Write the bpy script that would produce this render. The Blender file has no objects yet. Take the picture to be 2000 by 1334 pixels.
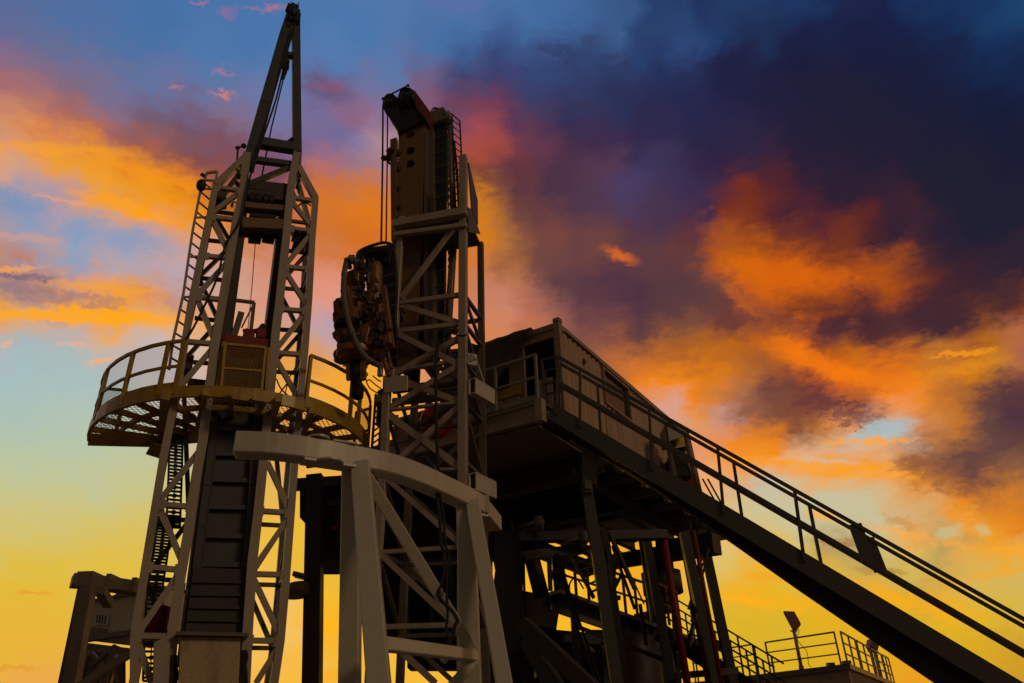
import bpy, bmesh, math, random
import numpy as np
from mathutils import Vector, Matrix
random.seed(7)
sc = bpy.context.scene
col = sc.collection
V = Vector
# ------------------------------------------------------------------ camera
F = 1500.0                                   # focal length in photograph pixels (2000 wide)
UPC = V((-95, 2700, -F)).normalized()        # world up seen from the camera
FWC = (V((0, 0, -1)) - UPC * UPC.dot(V((0, 0, -1)))).normalized()
RTC = FWC.cross(UPC)
ROT = Matrix((RTC, FWC, UPC))                # camera -> world
CAM = V((0, 0, 1.7))
cd = bpy.data.cameras.new('camera'); cd.sensor_width = 36; cd.lens = 36 * F / 2000
cd.clip_end = 5000; cd.clip_start = 0.1
cam = bpy.data.objects.new('camera', cd); col.objects.link(cam)
cam.matrix_world = Matrix.Translation(CAM) @ ROT.to_4x4()
sc.camera = cam
sc.render.resolution_x = 1024; sc.render.resolution_y = 683
sc.view_settings.view_transform = 'Standard'; sc.view_settings.look = 'None'
sc.view_settings.exposure = 0.0; sc.view_settings.gamma = 1.0

def ray(px, py): return (ROT @ V((px - 1000, 667 - py, -F))).normalized()
def atY(px, py, y): r = ray(px, py); return CAM + r * (y / r.y)
def atZ(px, py, z): r = ray(px, py); return CAM + r * ((z - CAM.z) / r.z)
def azel(px, py):
    r = ray(px, py)
    return math.degrees(math.atan2(r.x, r.y)), math.degrees(math.asin(r.z))
def hdir(az): a = math.radians(az); return V((math.sin(a), math.cos(a), 0))
class Plane:                                 # a vertical plane through a seen point, running along azimuth az
    def __init__(s, px, py, y, az): s.o = atY(px, py, y); s.d = hdir(az); s.n = V((-s.d.y, s.d.x, 0)); s.n *= (1 if s.n.y > 0 else -1)
    def p(s, px, py, off=0):
        r = ray(px, py); o = s.o + s.n * off
        return CAM + r * ((o - CAM).dot(s.n) / r.dot(s.n))

# ------------------------------------------------------------------ world: dusk sky
S = []   # x, y (where a colour is seen in the sky), r, g, b
def s(*a): S.append(a)
for row in """
0 0 88 107 150|150 0 78 110 160|300 0 70 112 165|450 0 72 115 168|600 0 75 118 170|750 0 82 118 168|900 0 85 112 165|1000 0 72 110 162|1100 0 66 105 158|1200 0 55 85 130|1300 0 38 60 105|1370 0 33 48 90|1430 0 33 58 98|1550 5 28 52 95|1680 0 28 34 70|1800 0 25 48 90|1900 0 22 50 92|2000 0 27 66 108
0 60 96 105 148|120 60 80 110 158|300 60 70 112 163|500 60 72 116 170|700 60 74 118 172|900 50 70 112 165|1050 60 66 108 160|1200 55 62 95 145|1300 50 42 65 110|1400 60 34 62 110|1500 50 30 48 85|1600 50 25 32 68|1750 60 22 30 66|1850 60 20 42 80|1950 60 25 60 105
0 105 135 105 135|100 110 105 108 145|250 110 80 112 160|400 110 78 118 170|650 110 82 122 175|850 100 72 114 165|900 105 62 92 142|1000 100 58 85 135|1060 95 60 78 125|1150 60 62 98 150|1160 95 50 68 110|1250 85 40 62 108|1330 80 44 70 118|1420 90 30 30 62|1550 100 26 26 58|1700 100 24 26 60|1850 100 22 32 66|1960 110 20 40 78
0 165 165 105 110|80 160 140 105 125|180 150 112 110 148|300 150 95 115 160|420 160 88 118 165|560 160 90 122 172|760 150 90 118 165|850 130 80 95 145|900 135 55 65 110|980 130 50 62 110|1060 140 50 70 118|1150 120 48 62 105|1200 130 45 58 98|1300 140 36 45 85|1420 150 30 30 65|1600 160 30 27 52|1800 160 24 26 55|1990 150 20 34 70
0 200 195 125 105|60 195 172 110 105|140 195 130 100 115|230 190 120 110 140|330 190 110 110 150|430 200 120 112 150|540 200 110 118 165|640 170 105 85 120|720 190 120 110 150|840 170 125 90 120|900 185 100 65 90|980 190 105 60 85|1040 180 55 60 100|1120 190 50 55 95|1200 190 42 48 85|1350 190 36 38 75|1500 200 32 28 58|1700 200 28 27 50|1950 200 20 25 52
0 235 215 150 100|70 230 215 125 70|150 235 185 105 75|230 240 155 95 95|300 235 115 90 110|380 235 115 90 115|450 240 130 105 130|560 240 120 110 150|640 245 120 108 150|700 240 145 98 125|660 275 105 105 155|725 275 120 120 170|690 300 112 110 160|820 230 130 85 110|900 225 95 65 95|1000 225 75 50 85|1100 230 50 45 80|1250 230 42 40 75|1400 230 38 35 70|1600 240 32 28 52|1850 240 26 26 50
0 270 205 150 130|40 265 215 140 90|120 265 225 140 75|200 265 195 105 70|270 270 155 90 80|350 265 110 75 85|430 275 120 80 95|560 290 120 90 125|640 290 115 95 140|730 285 190 140 130|920 265 165 75 80|980 270 160 72 65|1050 265 100 55 75|1150 270 62 42 72|1250 270 50 40 75|1450 270 42 35 65|1700 280 32 27 48|1980 290 25 25 48
0 300 238 150 40|100 295 240 155 30|180 290 230 145 45|260 300 225 130 35|320 305 180 95 55|400 310 130 75 75|470 310 125 75 80|640 320 170 110 115|700 330 150 115 130|690 360 195 115 70|930 310 165 75 50|1000 320 100 50 60|1100 320 78 48 68|1180 320 85 55 78|1280 330 60 50 85|1400 320 42 32 62|1600 320 38 28 50|1850 330 30 27 46
0 330 235 165 110|60 330 238 165 90|130 330 238 155 40|210 325 245 160 20|280 335 240 150 20|360 350 220 125 20|440 350 150 80 60|530 345 120 70 85|640 360 200 110 60|710 370 210 115 40|930 350 120 60 40|1000 370 80 45 58|1100 370 75 48 68|1230 360 72 60 100|1350 360 58 45 80|1400 330 50 32 62|1440 375 110 42 30|1500 370 75 32 42|1650 380 45 28 48|1900 380 30 27 46
0 365 150 150 175|50 365 160 150 175|110 370 180 150 160|180 380 220 150 70|250 375 235 150 30|330 395 240 150 10|410 400 225 130 20|640 410 215 115 35|720 420 220 120 20|935 400 215 130 20|970 420 175 105 40|1040 430 100 60 62|1150 430 80 55 72|1280 420 70 50 75|1380 410 62 40 70|1430 410 115 45 30|1490 410 130 50 30|1560 410 70 32 45|1700 410 42 28 48|1950 420 30 27 46
0 400 120 145 180|80 410 140 150 180|130 425 190 155 160|190 410 235 160 80|270 420 245 155 10|350 450 240 150 10|930 460 215 120 10|980 465 175 110 55|1080 465 120 68 62|1160 470 112 65 60|1250 460 85 52 65|1350 470 95 50 55|1420 450 160 75 25|1480 440 120 50 28|1580 440 88 35 40|1680 450 110 40 30|1740 460 50 30 45|1900 460 32 27 46
0 455 170 150 160|60 450 140 155 185|160 450 140 155 185|240 445 180 160 175|300 445 225 150 110|350 475 215 160 140|640 470 205 115 50|700 470 210 110 30|940 500 205 120 60|1000 510 160 95 55|1080 500 110 68 62|1180 495 110 65 62|1250 490 95 58 62|1340 490 105 60 55|1400 490 180 85 15|1460 480 185 90 5|1540 500 150 70 15|1620 490 125 55 25|1700 480 65 32 40|1850 500 42 30 46
20 480 200 155 140|80 485 185 155 150|150 480 135 160 190|250 480 135 155 185|330 490 170 160 175|640 530 220 140 110|1000 540 185 115 80|1100 540 90 58 65|1200 540 80 50 65|1330 530 88 55 60|1410 530 150 80 40|1450 530 200 95 5|1540 530 212 95 0|1640 530 195 85 5|1730 545 190 90 5|1790 545 110 45 25|1860 540 62 32 40|1980 540 42 30 46
15 510 190 120 75|75 515 185 145 140|150 520 135 160 190|260 520 170 165 180|340 540 185 165 175|640 580 225 150 125|980 580 200 130 105|1080 590 130 80 75|1160 590 90 55 65|1250 590 75 48 62|1350 580 85 55 60|1410 565 95 62 62|1450 570 190 90 20|1520 565 205 92 5|1600 570 150 68 15|1660 575 90 40 35|1720 560 165 70 10|1780 570 75 35 40|1870 570 62 32 40|1970 580 70 38 42
20 545 130 115 135|60 550 150 120 125|120 550 200 150 135|180 545 225 155 110|250 550 235 155 80|320 560 195 150 150|960 620 205 130 95|1050 610 175 105 85|1180 620 110 65 68|1300 610 92 58 60|1380 600 92 60 60|1440 590 130 65 45|1500 600 150 75 20|1560 590 110 50 25|1630 595 165 75 10|1700 610 75 38 42|1820 610 58 34 44|1940 620 90 45 35|2000 610 130 60 25
0 575 205 150 110|70 575 160 120 120|140 580 195 135 100|200 570 230 150 50|270 575 225 145 60|330 590 195 140 120|940 650 215 130 75|1030 635 190 110 75|1160 660 125 75 65|1260 660 100 62 55|1350 650 120 75 55|1430 640 100 55 50|1500 650 135 65 30|1600 650 78 38 45|1720 650 70 38 45|1850 640 62 36 44|1920 650 120 60 30|2000 640 175 85 5
0 605 235 160 50|70 605 245 165 20|150 605 245 160 10|230 605 240 155 20|300 600 235 150 50|340 620 240 165 80|950 655 215 130 75|1180 680 145 85 60|1260 690 170 90 45|1340 680 160 90 35|1420 670 185 100 10|1500 660 200 95 5|1560 670 225 105 0|1620 680 140 65 30|1720 690 90 42 40|1800 670 85 42 45|1880 660 150 75 30|1940 655 205 120 10|1990 660 190 120 100
0 635 205 165 150|60 635 190 170 170|140 640 195 170 165|210 630 245 165 60|270 640 225 175 140|330 645 240 170 100|640 650 190 160 170|700 640 170 150 175|1210 720 190 105 50|1270 720 215 120 30|1360 710 200 110 20|1440 710 185 105 40|1520 700 200 95 20|1580 700 240 115 0|1660 705 200 105 0|1740 695 230 115 0|1820 700 205 125 40|1870 690 160 90 55|1930 690 200 130 20|1990 700 170 95 70
50 680 160 185 190|150 675 170 185 185|250 680 185 180 180|320 680 190 185 185|620 700 225 150 60|1260 740 240 130 10|1330 740 245 135 0|1400 745 215 120 10|1460 740 150 90 60|1520 735 130 70 45|1580 740 130 60 40|1630 730 235 110 0|1700 740 240 120 0|1780 740 235 125 10|1850 740 195 115 40|1910 720 210 120 10|1980 740 110 60 50
30 740 165 190 190|160 750 168 190 188|620 740 240 170 70|690 740 245 165 40|1310 790 215 160 140|1370 775 240 130 5|1440 790 150 90 70|1500 780 120 70 50|1560 780 125 70 50|1620 775 120 60 55|1680 780 200 100 30|1750 790 245 130 0|1820 780 225 125 30|1880 780 170 100 40|1930 770 95 60 55|2000 770 75 45 55
30 800 172 192 180|150 810 176 194 178|1360 810 225 150 90|1420 810 190 140 130|1480 810 130 80 60|1550 810 130 75 50|1620 810 110 55 45|1690 810 110 55 50|1720 800 245 130 30|1790 820 240 150 60|1850 820 205 120 30|1910 820 110 75 60|1980 820 75 45 58
30 870 182 195 165|150 880 185 196 162|1380 850 225 145 100|1430 850 245 135 5|1500 845 215 120 25|1560 845 125 75 50|1620 840 200 120 40|1660 840 235 160 100|1720 830 170 185 185|1760 825 175 190 185|1790 850 200 170 130|1840 860 190 125 70|1910 870 110 75 60|1990 870 95 58 55
30 930 192 197 152|160 940 196 197 148|1440 880 245 140 20|1520 880 245 140 5|1590 870 240 160 80|1660 860 205 185 165|1700 870 235 170 110|1740 875 170 185 185|1780 870 195 160 110|1850 900 130 85 60|1930 910 110 70 60|2000 900 120 80 60
30 990 203 195 130|160 1000 206 194 120|1420 920 245 150 60|1480 915 245 150 30|1560 890 240 155 70|1600 900 195 185 165|1650 890 235 150 60|1700 905 240 150 20|1780 900 195 115 45|1840 940 130 85 55|1920 950 125 80 60|1990 940 180 115 50
30 1050 213 192 100|160 1060 216 190 90|1400 940 235 170 110|1470 945 190 190 165|1560 930 245 160 60|1640 930 245 155 10|1720 950 245 155 10|1800 930 225 130 20|1870 965 160 90 35|1950 985 215 125 20
50 1110 222 188 60|190 1110 225 188 60|1500 980 200 195 155|1600 970 198 192 155|1680 965 200 190 150|1780 975 235 165 80|1860 990 245 145 10|1920 1020 225 140 30|1990 1010 225 125 10
50 1160 228 184 45|620 1120 235 185 50|1420 1050 230 190 110|1480 1040 215 190 120|1560 1020 202 194 150|1650 1040 200 192 145|1720 1010 205 190 150|1780 1000 215 165 100|1840 1020 205 175 120|1890 1030 240 165 60|1960 1040 235 150 30
50 1220 230 180 50|640 1180 245 185 40|1010 1090 250 180 30|1420 1100 220 190 100|1480 1090 235 175 50|1560 1090 215 190 100|1640 1060 170 135 80|1700 1080 205 190 130|1760 1050 235 165 75|1840 1070 180 150 80|1920 1070 240 160 40|1990 1060 225 175 90
50 1280 232 178 45|640 1230 250 180 20|1080 1110 250 180 30|1250 1100 245 170 30|1450 1150 240 175 20|1520 1140 235 180 20|1600 1120 225 180 60|1700 1120 200 170 80|1780 1110 215 185 90|1880 1120 205 185 100|1960 1100 240 165 40
60 1334 235 168 70|600 1300 245 185 60|1100 1160 250 185 30|1420 1200 222 180 40|1520 1210 218 178 35|1620 1190 230 175 20|1720 1170 235 172 25|1800 1160 200 160 60|1880 1170 235 170 40|1980 1140 210 180 90
1430 578 200 95 10|1414 590 90 50 55|1500 603 175 82 20|1488 622 95 52 55|1656 574 75 38 45|1757 550 190 88 8|1781 566 75 36 42|1523 484 130 60 25|1640 636 66 35 45|1796 628 58 34 45|1835 667 75 40 42|1859 682 190 105 25|1359 668 175 95 35|1445 660 195 100 18|1523 660 215 110 10|1609 707 238 115 3|1718 730 242 122 4|1796 761 245 135 10|1515 715 140 85 35|1430 761 175 112 65|1508 761 105 60 60|1560 765 98 50 50|1671 785 98 54 50|1562 824 100 62 58|1578 857 228 122 20|1523 872 245 130 5|1640 832 238 132 50|1672 842 178 176 168|1734 832 160 178 186|1765 847 165 180 185|1640 863 190 180 165|1765 800 250 145 20|1788 822 245 150 30|1812 840 190 120 70|1875 886 95 60 58|1937 840 75 50 60|1976 777 72 46 60|1913 933 98 62 58|1836 949 225 120 20|1875 980 235 130 20|1921 1003 240 135 20|1578 894 200 190 175|1523 917 250 150 20|1640 917 255 155 5|1718 941 250 150 15|1523 949 200 192 165|1640 957 198 192 160|1757 972 195 190 160|1718 1011 198 192 155|1440 380 125 48 25|1455 400 120 48 22|1405 385 55 40 65|1500 430 85 34 38|1690 440 100 38 30|1660 470 110 48 28|1580 545 215 98 0|1480 560 215 98 0
990 345 88 50 62|1005 395 105 62 60|968 372 135 78 50|965 330 115 62 60|1020 440 120 72 58|935 345 130 72 45
560 1210 245 190 90|800 1334 245 185 50|1200 1250 245 180 30|1450 1260 218 175 25|1600 1250 220 175 25|1720 1240 225 172 20|1820 1230 225 175 25|1900 1220 225 178 30|1990 1200 215 180 60
1000 1334 245 180 40|1300 1334 235 175 30|1600 1300 220 172 20|1700 1310 228 165 20|1780 1320 235 155 20|1900 1300 215 165 25|2000 1280 205 150 30
""".strip().split('\n'):
    for e in row.split('|'): s(*map(float, e.split()))
def lin(c):
    c /= 255.0
    return c / 12.92 if c <= 0.04045 else ((c + 0.055) / 1.055) ** 2.4
def rgb(r, g, b, a=1): return (lin(r), lin(g), lin(b), a)
SD = []
for (x, y, r, g, b) in S:
    SD.append((ray(x, y), (lin(r), lin(g), lin(b))))
SQ = np.array([tuple(q) for q, k in SD]); SK = np.array([k for q, k in SD])
def sky_colour(az, el):
    a, e = math.radians(az), math.radians(el)
    d = np.array((math.sin(a) * math.cos(e), math.cos(a) * math.cos(e), math.sin(e)))
    w = 1.0 / (2 - 2 * SQ @ d + 0.00015) ** 3.2
    return [float(v) for v in (w @ SK) / w.sum()]

world = bpy.data.worlds.new('World'); sc.world = world; world.use_nodes = True
nt = world.node_tree; N = nt.nodes; L = nt.links; N.clear()
def nd(t, **k):
    n = N.new(t)
    for a, v in k.items(): setattr(n, a, v)
    return n
def mth(op, a, b=None, c=None, clamp=False):
    n = nd('ShaderNodeMath', operation=op, use_clamp=clamp)
    for i, v in enumerate((a, b, c)):
        if v is None: continue
        if isinstance(v, (int, float)): n.inputs[i].default_value = v
        else: L.new(v, n.inputs[i])
    return n.outputs[0]
def mixc(f, a, b):
    n = nd('ShaderNodeMix', data_type='RGBA')
    for i, v in ((0, f), (6, a), (7, b)):
        if isinstance(v, (int, float, tuple)): n.inputs[i].default_value = v
        else: L.new(v, n.inputs[i])
    return n.outputs[2]
tc = nd('ShaderNodeTexCoord')
sep = nd('ShaderNodeSeparateXYZ'); L.new(tc.outputs['Generated'], sep.inputs[0])
az = mth('MULTIPLY', mth('ARCTAN2', sep.outputs[0], sep.outputs[1]), 57.2958)
el = mth('MULTIPLY', mth('ARCSINE', sep.outputs[2]), 57.2958)
def noise(scale, detail, rough=0.55, stretch=(1, 1, 1), off=0):
    mp = nd('ShaderNodeMapping'); mp.inputs['Scale'].default_value = stretch; mp.inputs['Location'].default_value = (off, off * 2, off)
    L.new(tc.outputs['Generated'], mp.inputs[0])
    n = nd('ShaderNodeTexNoise'); n.inputs['Scale'].default_value = scale; n.inputs['Detail'].default_value = detail
    n.inputs['Roughness'].default_value = rough; L.new(mp.outputs[0], n.inputs['Vector'])
    sp = nd('ShaderNodeSeparateColor'); L.new(n.outputs['Color'], sp.inputs[0])
    return [mth('SUBTRACT', sp.outputs[i], 0.5) for i in range(3)]
n1 = noise(9, 6, 0.6, (1, 1, 1.8))
n2 = noise(32, 8, 0.65, (1, 1, 2.2), 3.0)
n3 = noise(95, 6, 0.7, (1, 1, 1.6), 5.0)
azw = mth('ADD', az, mth('ADD', mth('MULTIPLY', n1[0], 2.6), mth('ADD', mth('MULTIPLY', n2[0], 3.2), mth('MULTIPLY', n3[0], 1.1))))
elw = mth('ADD', el, mth('ADD', mth('MULTIPLY', n1[1], 2.2), mth('ADD', mth('MULTIPLY', n2[1], 3.0), mth('MULTIPLY', n3[1], 1.0))))
AZ0, AZ1, DA = -50.0, 52.0, 1.7
EL0, EL1, NS = 4.0, 54.5, 32
ef = mth('DIVIDE', mth('SUBTRACT', elw, EL0), EL1 - EL0, clamp=True)
cur = None
k = 0
a = AZ0
while a <= AZ1 + 1e-6:
    cr = nd('ShaderNodeValToRGB'); r = cr.color_ramp; r.interpolation = 'LINEAR'
    for i in range(NS):
        t = i / (NS - 1)
        if 0 < i < NS - 1: r.elements.new(t)
    for i in range(NS):
        t = i / (NS - 1)
        c = sky_colour(a, EL0 + t * (EL1 - EL0)); r.elements[i].color = (*c, 1)
    L.new(ef, cr.inputs[0])
    if cur is None: cur = cr.outputs[0]
    else: cur = mixc(mth('DIVIDE', mth('SUBTRACT', azw, a - DA), DA, clamp=True), cur, cr.outputs[0])
    a += DA
# individual clouds: x, y, half length, half height, tilt (deg, clockwise as seen), colour, opacity, softness, raggedness
CL = []
def cl(*a): CL.append(a)
exec_clouds = True
CLOUDS = """
1212 498 28 9 20 225 105 20 .85 .9 1.2
640 168 34 12 5 140 80 110 .6 .7 1.2
440 183 15 6 4 225 130 105 .75 .95 1.8
418 179 16 4 15 170 120 145 .4 .95 2
428 141 10 8 40 195 120 135 .5 .95 2
443 145 9 4 -20 195 120 135 .5 .95 2
345 171 10 3.5 -25 205 125 130 .55 .95 1.8
445 20 16 9 20 165 105 140 .45 .95 2.2
500 18 22 4 3 190 108 125 .5 .95 1.8
536 15 16 5 0 215 110 115 .6 .9 1.5
385 2 12 4 10 200 115 125 .5 .95 1.8
128 674 14 5 0 235 170 140 .7 .8 1.6
154 674 14 5 0 240 172 135 .75 .8 1.6
198 705 26 7 -12 250 172 110 .85 .75 1.6
10 672 14 6 -25 235 175 145 .7 .5 1.0
52 465 66 9 4 205 155 145 .7 .5 1.2
30 525 50 8 -4 245 165 80 .8 .5 1.2
50 542 60 7 3 115 100 125 .8 .5 1.2
210 560 110 12 4 248 160 40 .6 .5 1.4
150 585 90 12 5 150 115 120 .5 .6 1.8
170 618 180 17 2 255 168 8 .9 .35 .8
250 405 100 14 17 255 160 10 .75 .4 1.0
130 392 60 5 12 235 160 110 .7 .6 1.0
100 290 150 10 3 250 160 30 .5 .6 1.4
310 345 120 14 14 250 150 10 .5 .6 1.2
1090 100 42 12 15 45 55 95 .6 .7 1.6
930 200 62 9 4 130 60 72 .45 .8 1.4
200 458 150 26 10 128 152 190 .5 .6 1.6
40 400 60 18 10 120 146 185 .5 .7 1.6
120 515 110 12 4 135 158 192 .45 .7 1.8
930 270 60 16 -5 165 75 60 .3 .8 1.4
1540 535 150 22 6 225 102 0 .5 .5 1.3
1470 545 60 24 35 215 100 0 .5 .5 1.3
1450 590 60 10 40 205 100 20 .35 .5 1.4
1600 705 110 20 20 248 120 0 .5 .6 1.5
1620 790 80 22 15 98 52 52 .7 .5 1.8
1560 640 80 18 14 92 48 50 .55 .8 1.8
1740 636 120 22 -4 62 34 46 .6 .8 1.6
1620 600 50 12 5 90 42 38 .5 .8 1.6
1640 725 120 14 14 250 124 2 .5 .7 1.4
1880 720 70 12 -14 240 145 15 .5 .8 1.6
1720 840 62 20 -15 165 190 195 .8 .45 .9
1600 898 70 6 4 200 190 170 .6 .5 1.2
1700 862 90 6 -2 255 165 30 .8 .5 1.4
1640 915 200 16 5 255 160 0 .6 .5 1.0
1840 925 100 34 25 105 65 58 .5 .6 1.8
1880 690 60 8 -6 245 150 15 .8 .5 1.5
1640 1060 44 8 3 165 120 60 .7 .6 1.4
1720 1115 50 8 5 170 130 55 .7 .6 1.4
1610 1008 34 8 15 250 175 80 .8 .5 1.2
1760 1018 30 13 10 200 140 70 .6 .6 1.6
1780 1045 90 8 12 250 170 70 .6 .6 1.6
1880 1050 36 9 8 185 145 80 .5 .6 1.6
1850 1040 26 14 0 200 190 140 .7 .5 1.0
1920 1035 14 12 0 200 190 140 .6 .5 1.0
1980 1075 60 10 10 250 165 30 .7 .5 1.6
1960 1115 60 9 -15 245 165 20 .6 .5 1.6
1580 1125 110 14 12 255 172 5 .7 .5 1.6
1470 1060 70 14 14 250 172 60 .6 .6 1.4
1500 1130 50 8 8 240 165 20 .6 .5 1.6
1500 1175 90 16 6 255 175 5 .6 .5 1.6
1790 1175 130 18 14 250 172 15 .6 .5 1.4
1440 1170 60 8 4 255 175 20 .5 .5 1.4
650 1225 60 12 5 255 180 10 .6 .5 1.4
640 1320 50 12 0 250 170 20 .6 .5 1.4
65 1158 30 4 2 235 150 40 .7 .6 1.0
20 1305 50 4 0 225 150 40 .7 .6 1.0
"""
for ln in CLOUDS.strip().split('\n'): cl(*map(float, ln.split()))
cmb2 = nd('ShaderNodeCombineXYZ'); cmb3 = nd('ShaderNodeCombineXYZ')
for i in range(3): L.new(n2[i], cmb2.inputs[i]); L.new(n3[i], cmb3.inputs[i])
def vmad(v, k, w):
    n = nd('ShaderNodeVectorMath', operation='MULTIPLY_ADD'); L.new(v, n.inputs[0]); n.inputs[1].default_value = (k, k, k)
    L.new(w, n.inputs[2]); return n.outputs[0]
WARP = {}
for (x, y, rx, ry, tilt, r, g, b, op, soft, rag) in CL:
    t = math.radians(tilt); d0 = ray(x, y)
    d1 = ray(x + rx * math.cos(t), y + rx * math.sin(t)) - d0; R1 = d1.length
    t1 = (d1 - d0 * d1.dot(d0)).normalized(); t2 = d0.cross(t1); R2 = R1 * ry / rx
    key = (round(rag, 1), 0 if R2 < .006 else 1 if R2 < .012 else 2)
    if key not in WARP:
        a_, b_ = ((0.012, 0.016), (0.028, 0.022), (0.05, 0.03))[key[1]]
        WARP[key] = vmad(cmb3.outputs[0], b_ * rag, vmad(cmb2.outputs[0], a_ * rag, tc.outputs['Generated']))
    mp = nd('ShaderNodeMapping', vector_type='TEXTURE'); L.new(WARP[key], mp.inputs[0])
    mp.inputs['Location'].default_value = d0
    mp.inputs['Rotation'].default_value = Matrix((t1, t2, d0)).transposed().to_euler()
    mp.inputs['Scale'].default_value = (R1, R2, 1.2)
    ln = nd('ShaderNodeVectorMath', operation='LENGTH'); L.new(mp.outputs[0], ln.inputs[0])
    mr = nd('ShaderNodeMapRange', interpolation_type='SMOOTHSTEP')
    L.new(ln.outputs['Value'], mr.inputs[0]); mr.inputs[1].default_value = 1 - soft; mr.inputs[2].default_value = 1 + soft
    mr.inputs[3].default_value = op; mr.inputs[4].default_value = 0
    cur = mixc(mr.outputs[0], cur, rgb(r, g, b))
# the rest of the dome, behind the photographer: plain dusk cloud
back = nd('ShaderNodeValToRGB'); br = back.color_ramp
br.elements[0].position = 0.0; br.elements[0].color = (0.010, 0.008, 0.006, 1)
br.elements[1].position = 1.0; br.elements[1].color = (0.030, 0.026, 0.032, 1)
e = br.elements.new(0.08); e.color = (0.068, 0.046, 0.022, 1)
e = br.elements.new(0.4); e.color = (0.042, 0.031, 0.024, 1)
L.new(mth('DIVIDE', el, 90.0, clamp=True), back.inputs[0])
az_abs = mth('ABSOLUTE', az)
mr = nd('ShaderNodeMapRange', interpolation_type='SMOOTHSTEP'); L.new(az_abs, mr.inputs[0])
mr.inputs[1].default_value = 52; mr.inputs[2].default_value = 95
mr2 = nd('ShaderNodeMapRange', interpolation_type='SMOOTHSTEP'); L.new(el, mr2.inputs[0])
mr2.inputs[1].default_value = 58; mr2.inputs[2].default_value = 75
mx = mth('MAXIMUM', mr.outputs[0], mr2.outputs[0])
cur = mixc(mx, cur, back.outputs[0])
bg = nd('ShaderNodeBackground'); L.new(cur, bg.inputs[0]); bg.inputs[1].default_value = 1.0
# the physical dusk sky adds its faint blue light over everything
SUN_EL, SUN_AZ = 28.0, 128.0
nis = nd('ShaderNodeTexSky', sky_type='NISHITA'); nis.sun_disc = False
nis.sun_elevation = math.radians(SUN_EL); nis.sun_rotation = math.radians(SUN_AZ)
bg2 = nd('ShaderNodeBackground'); L.new(nis.outputs[0], bg2.inputs[0]); bg2.inputs[1].default_value = 0.0015
add = nd('ShaderNodeAddShader'); L.new(bg.outputs[0], add.inputs[0]); L.new(bg2.outputs[0], add.inputs[1])
out = nd('ShaderNodeOutputWorld'); L.new(add.outputs[0], out.inputs[0])
world.cycles.sampling_method = 'MANUAL'; world.cycles.sample_map_resolution = 256

# ------------------------------------------------------------------ sun (a soft, low, warm afterglow)
sl = bpy.data.lights.new('sun', 'SUN'); sl.energy = 0.37; sl.angle = math.radians(12); sl.color = (1.0, 0.66, 0.36)
so = bpy.data.objects.new('sun', sl); col.objects.link(so)
sd = -(hdir(SUN_AZ) * math.cos(math.radians(SUN_EL)) + V((0, 0, math.sin(math.radians(SUN_EL)))))
so.rotation_euler = sd.to_track_quat('-Z', 'Y').to_euler(); so.location = (0, 0, 60)

# ------------------------------------------------------------------ materials
MATS = {}
def metal(name, c, rough=0.5, spec=0.5, dirt=0.35, dirtc=(0.05, 0.04, 0.03), metallic=0.0, scale=3.0, bump=0.15, streak=True, fine=0.14, coat=0.0):
    m = bpy.data.materials.new(name); m.use_nodes = True; t = m.node_tree; n = t.nodes; l = t.links
    b = n['Principled BSDF']; b.inputs['Metallic'].default_value = metallic
    tcn = n.new('ShaderNodeTexCoord')
    mp = n.new('ShaderNodeMapping'); mp.inputs['Scale'].default_value = (1, 1, 0.28 if streak else 1); l.new(tcn.outputs['Object'], mp.inputs[0])
    a = n.new('ShaderNodeTexNoise'); a.inputs['Scale'].default_value = scale; a.inputs['Detail'].default_value = 9; a.inputs['Roughness'].default_value = 0.68
    l.new(mp.outputs[0], a.inputs['Vector'])
    f = n.new('ShaderNodeTexNoise'); f.inputs['Scale'].default_value = scale * 9; f.inputs['Detail'].default_value = 5; l.new(tcn.outputs['Object'], f.inputs['Vector'])
    r = n.new('ShaderNodeMapRange'); l.new(a.outputs[0], r.inputs[0]); r.inputs[1].default_value = 0.5; r.inputs[2].default_value = 0.72; r.inputs[4].default_value = dirt
    mx = n.new('ShaderNodeMix'); mx.data_type = 'RGBA'; l.new(r.outputs[0], mx.inputs[0]); mx.inputs[6].default_value = (*c, 1); mx.inputs[7].default_value = (*dirtc, 1)
    r2 = n.new('ShaderNodeMapRange'); l.new(f.outputs[0], r2.inputs[0]); r2.inputs[1].default_value = 0.35; r2.inputs[2].default_value = 0.7; r2.inputs[3].default_value = 1 - fine; r2.inputs[4].default_value = 1 + fine * .7
    vm = n.new('ShaderNodeVectorMath'); vm.operation = 'SCALE'; l.new(mx.outputs[2], vm.inputs[0]); l.new(r2.outputs[0], vm.inputs['Scale'])
    l.new(vm.outputs[0], b.inputs['Base Color'])
    r3 = n.new('ShaderNodeMapRange'); l.new(a.outputs[0], r3.inputs[0]); r3.inputs[3].default_value = max(0.05, rough - 0.15); r3.inputs[4].default_value = min(1, rough + 0.2)
    l.new(r3.outputs[0], b.inputs['Roughness'])
    b.inputs['Specular IOR Level'].default_value = spec
    if coat: b.inputs['Coat Weight'].default_value = coat; b.inputs['Coat Roughness'].default_value = 0.28
    bp = n.new('ShaderNodeBump'); bp.inputs['Strength'].default_value = bump; bp.inputs['Distance'].default_value = 0.01; l.new(f.outputs[0], bp.inputs['Height'])
    l.new(bp.outputs[0], b.inputs['Normal'])
    MATS[name] = m; return m
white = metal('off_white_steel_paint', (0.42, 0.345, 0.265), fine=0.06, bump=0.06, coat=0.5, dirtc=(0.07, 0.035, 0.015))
beamw = metal('cream_steel_paint', (0.60, 0.56, 0.44), rough=0.38, dirt=0.22, bump=0.04, fine=0.03, scale=2, coat=0.4)
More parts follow.
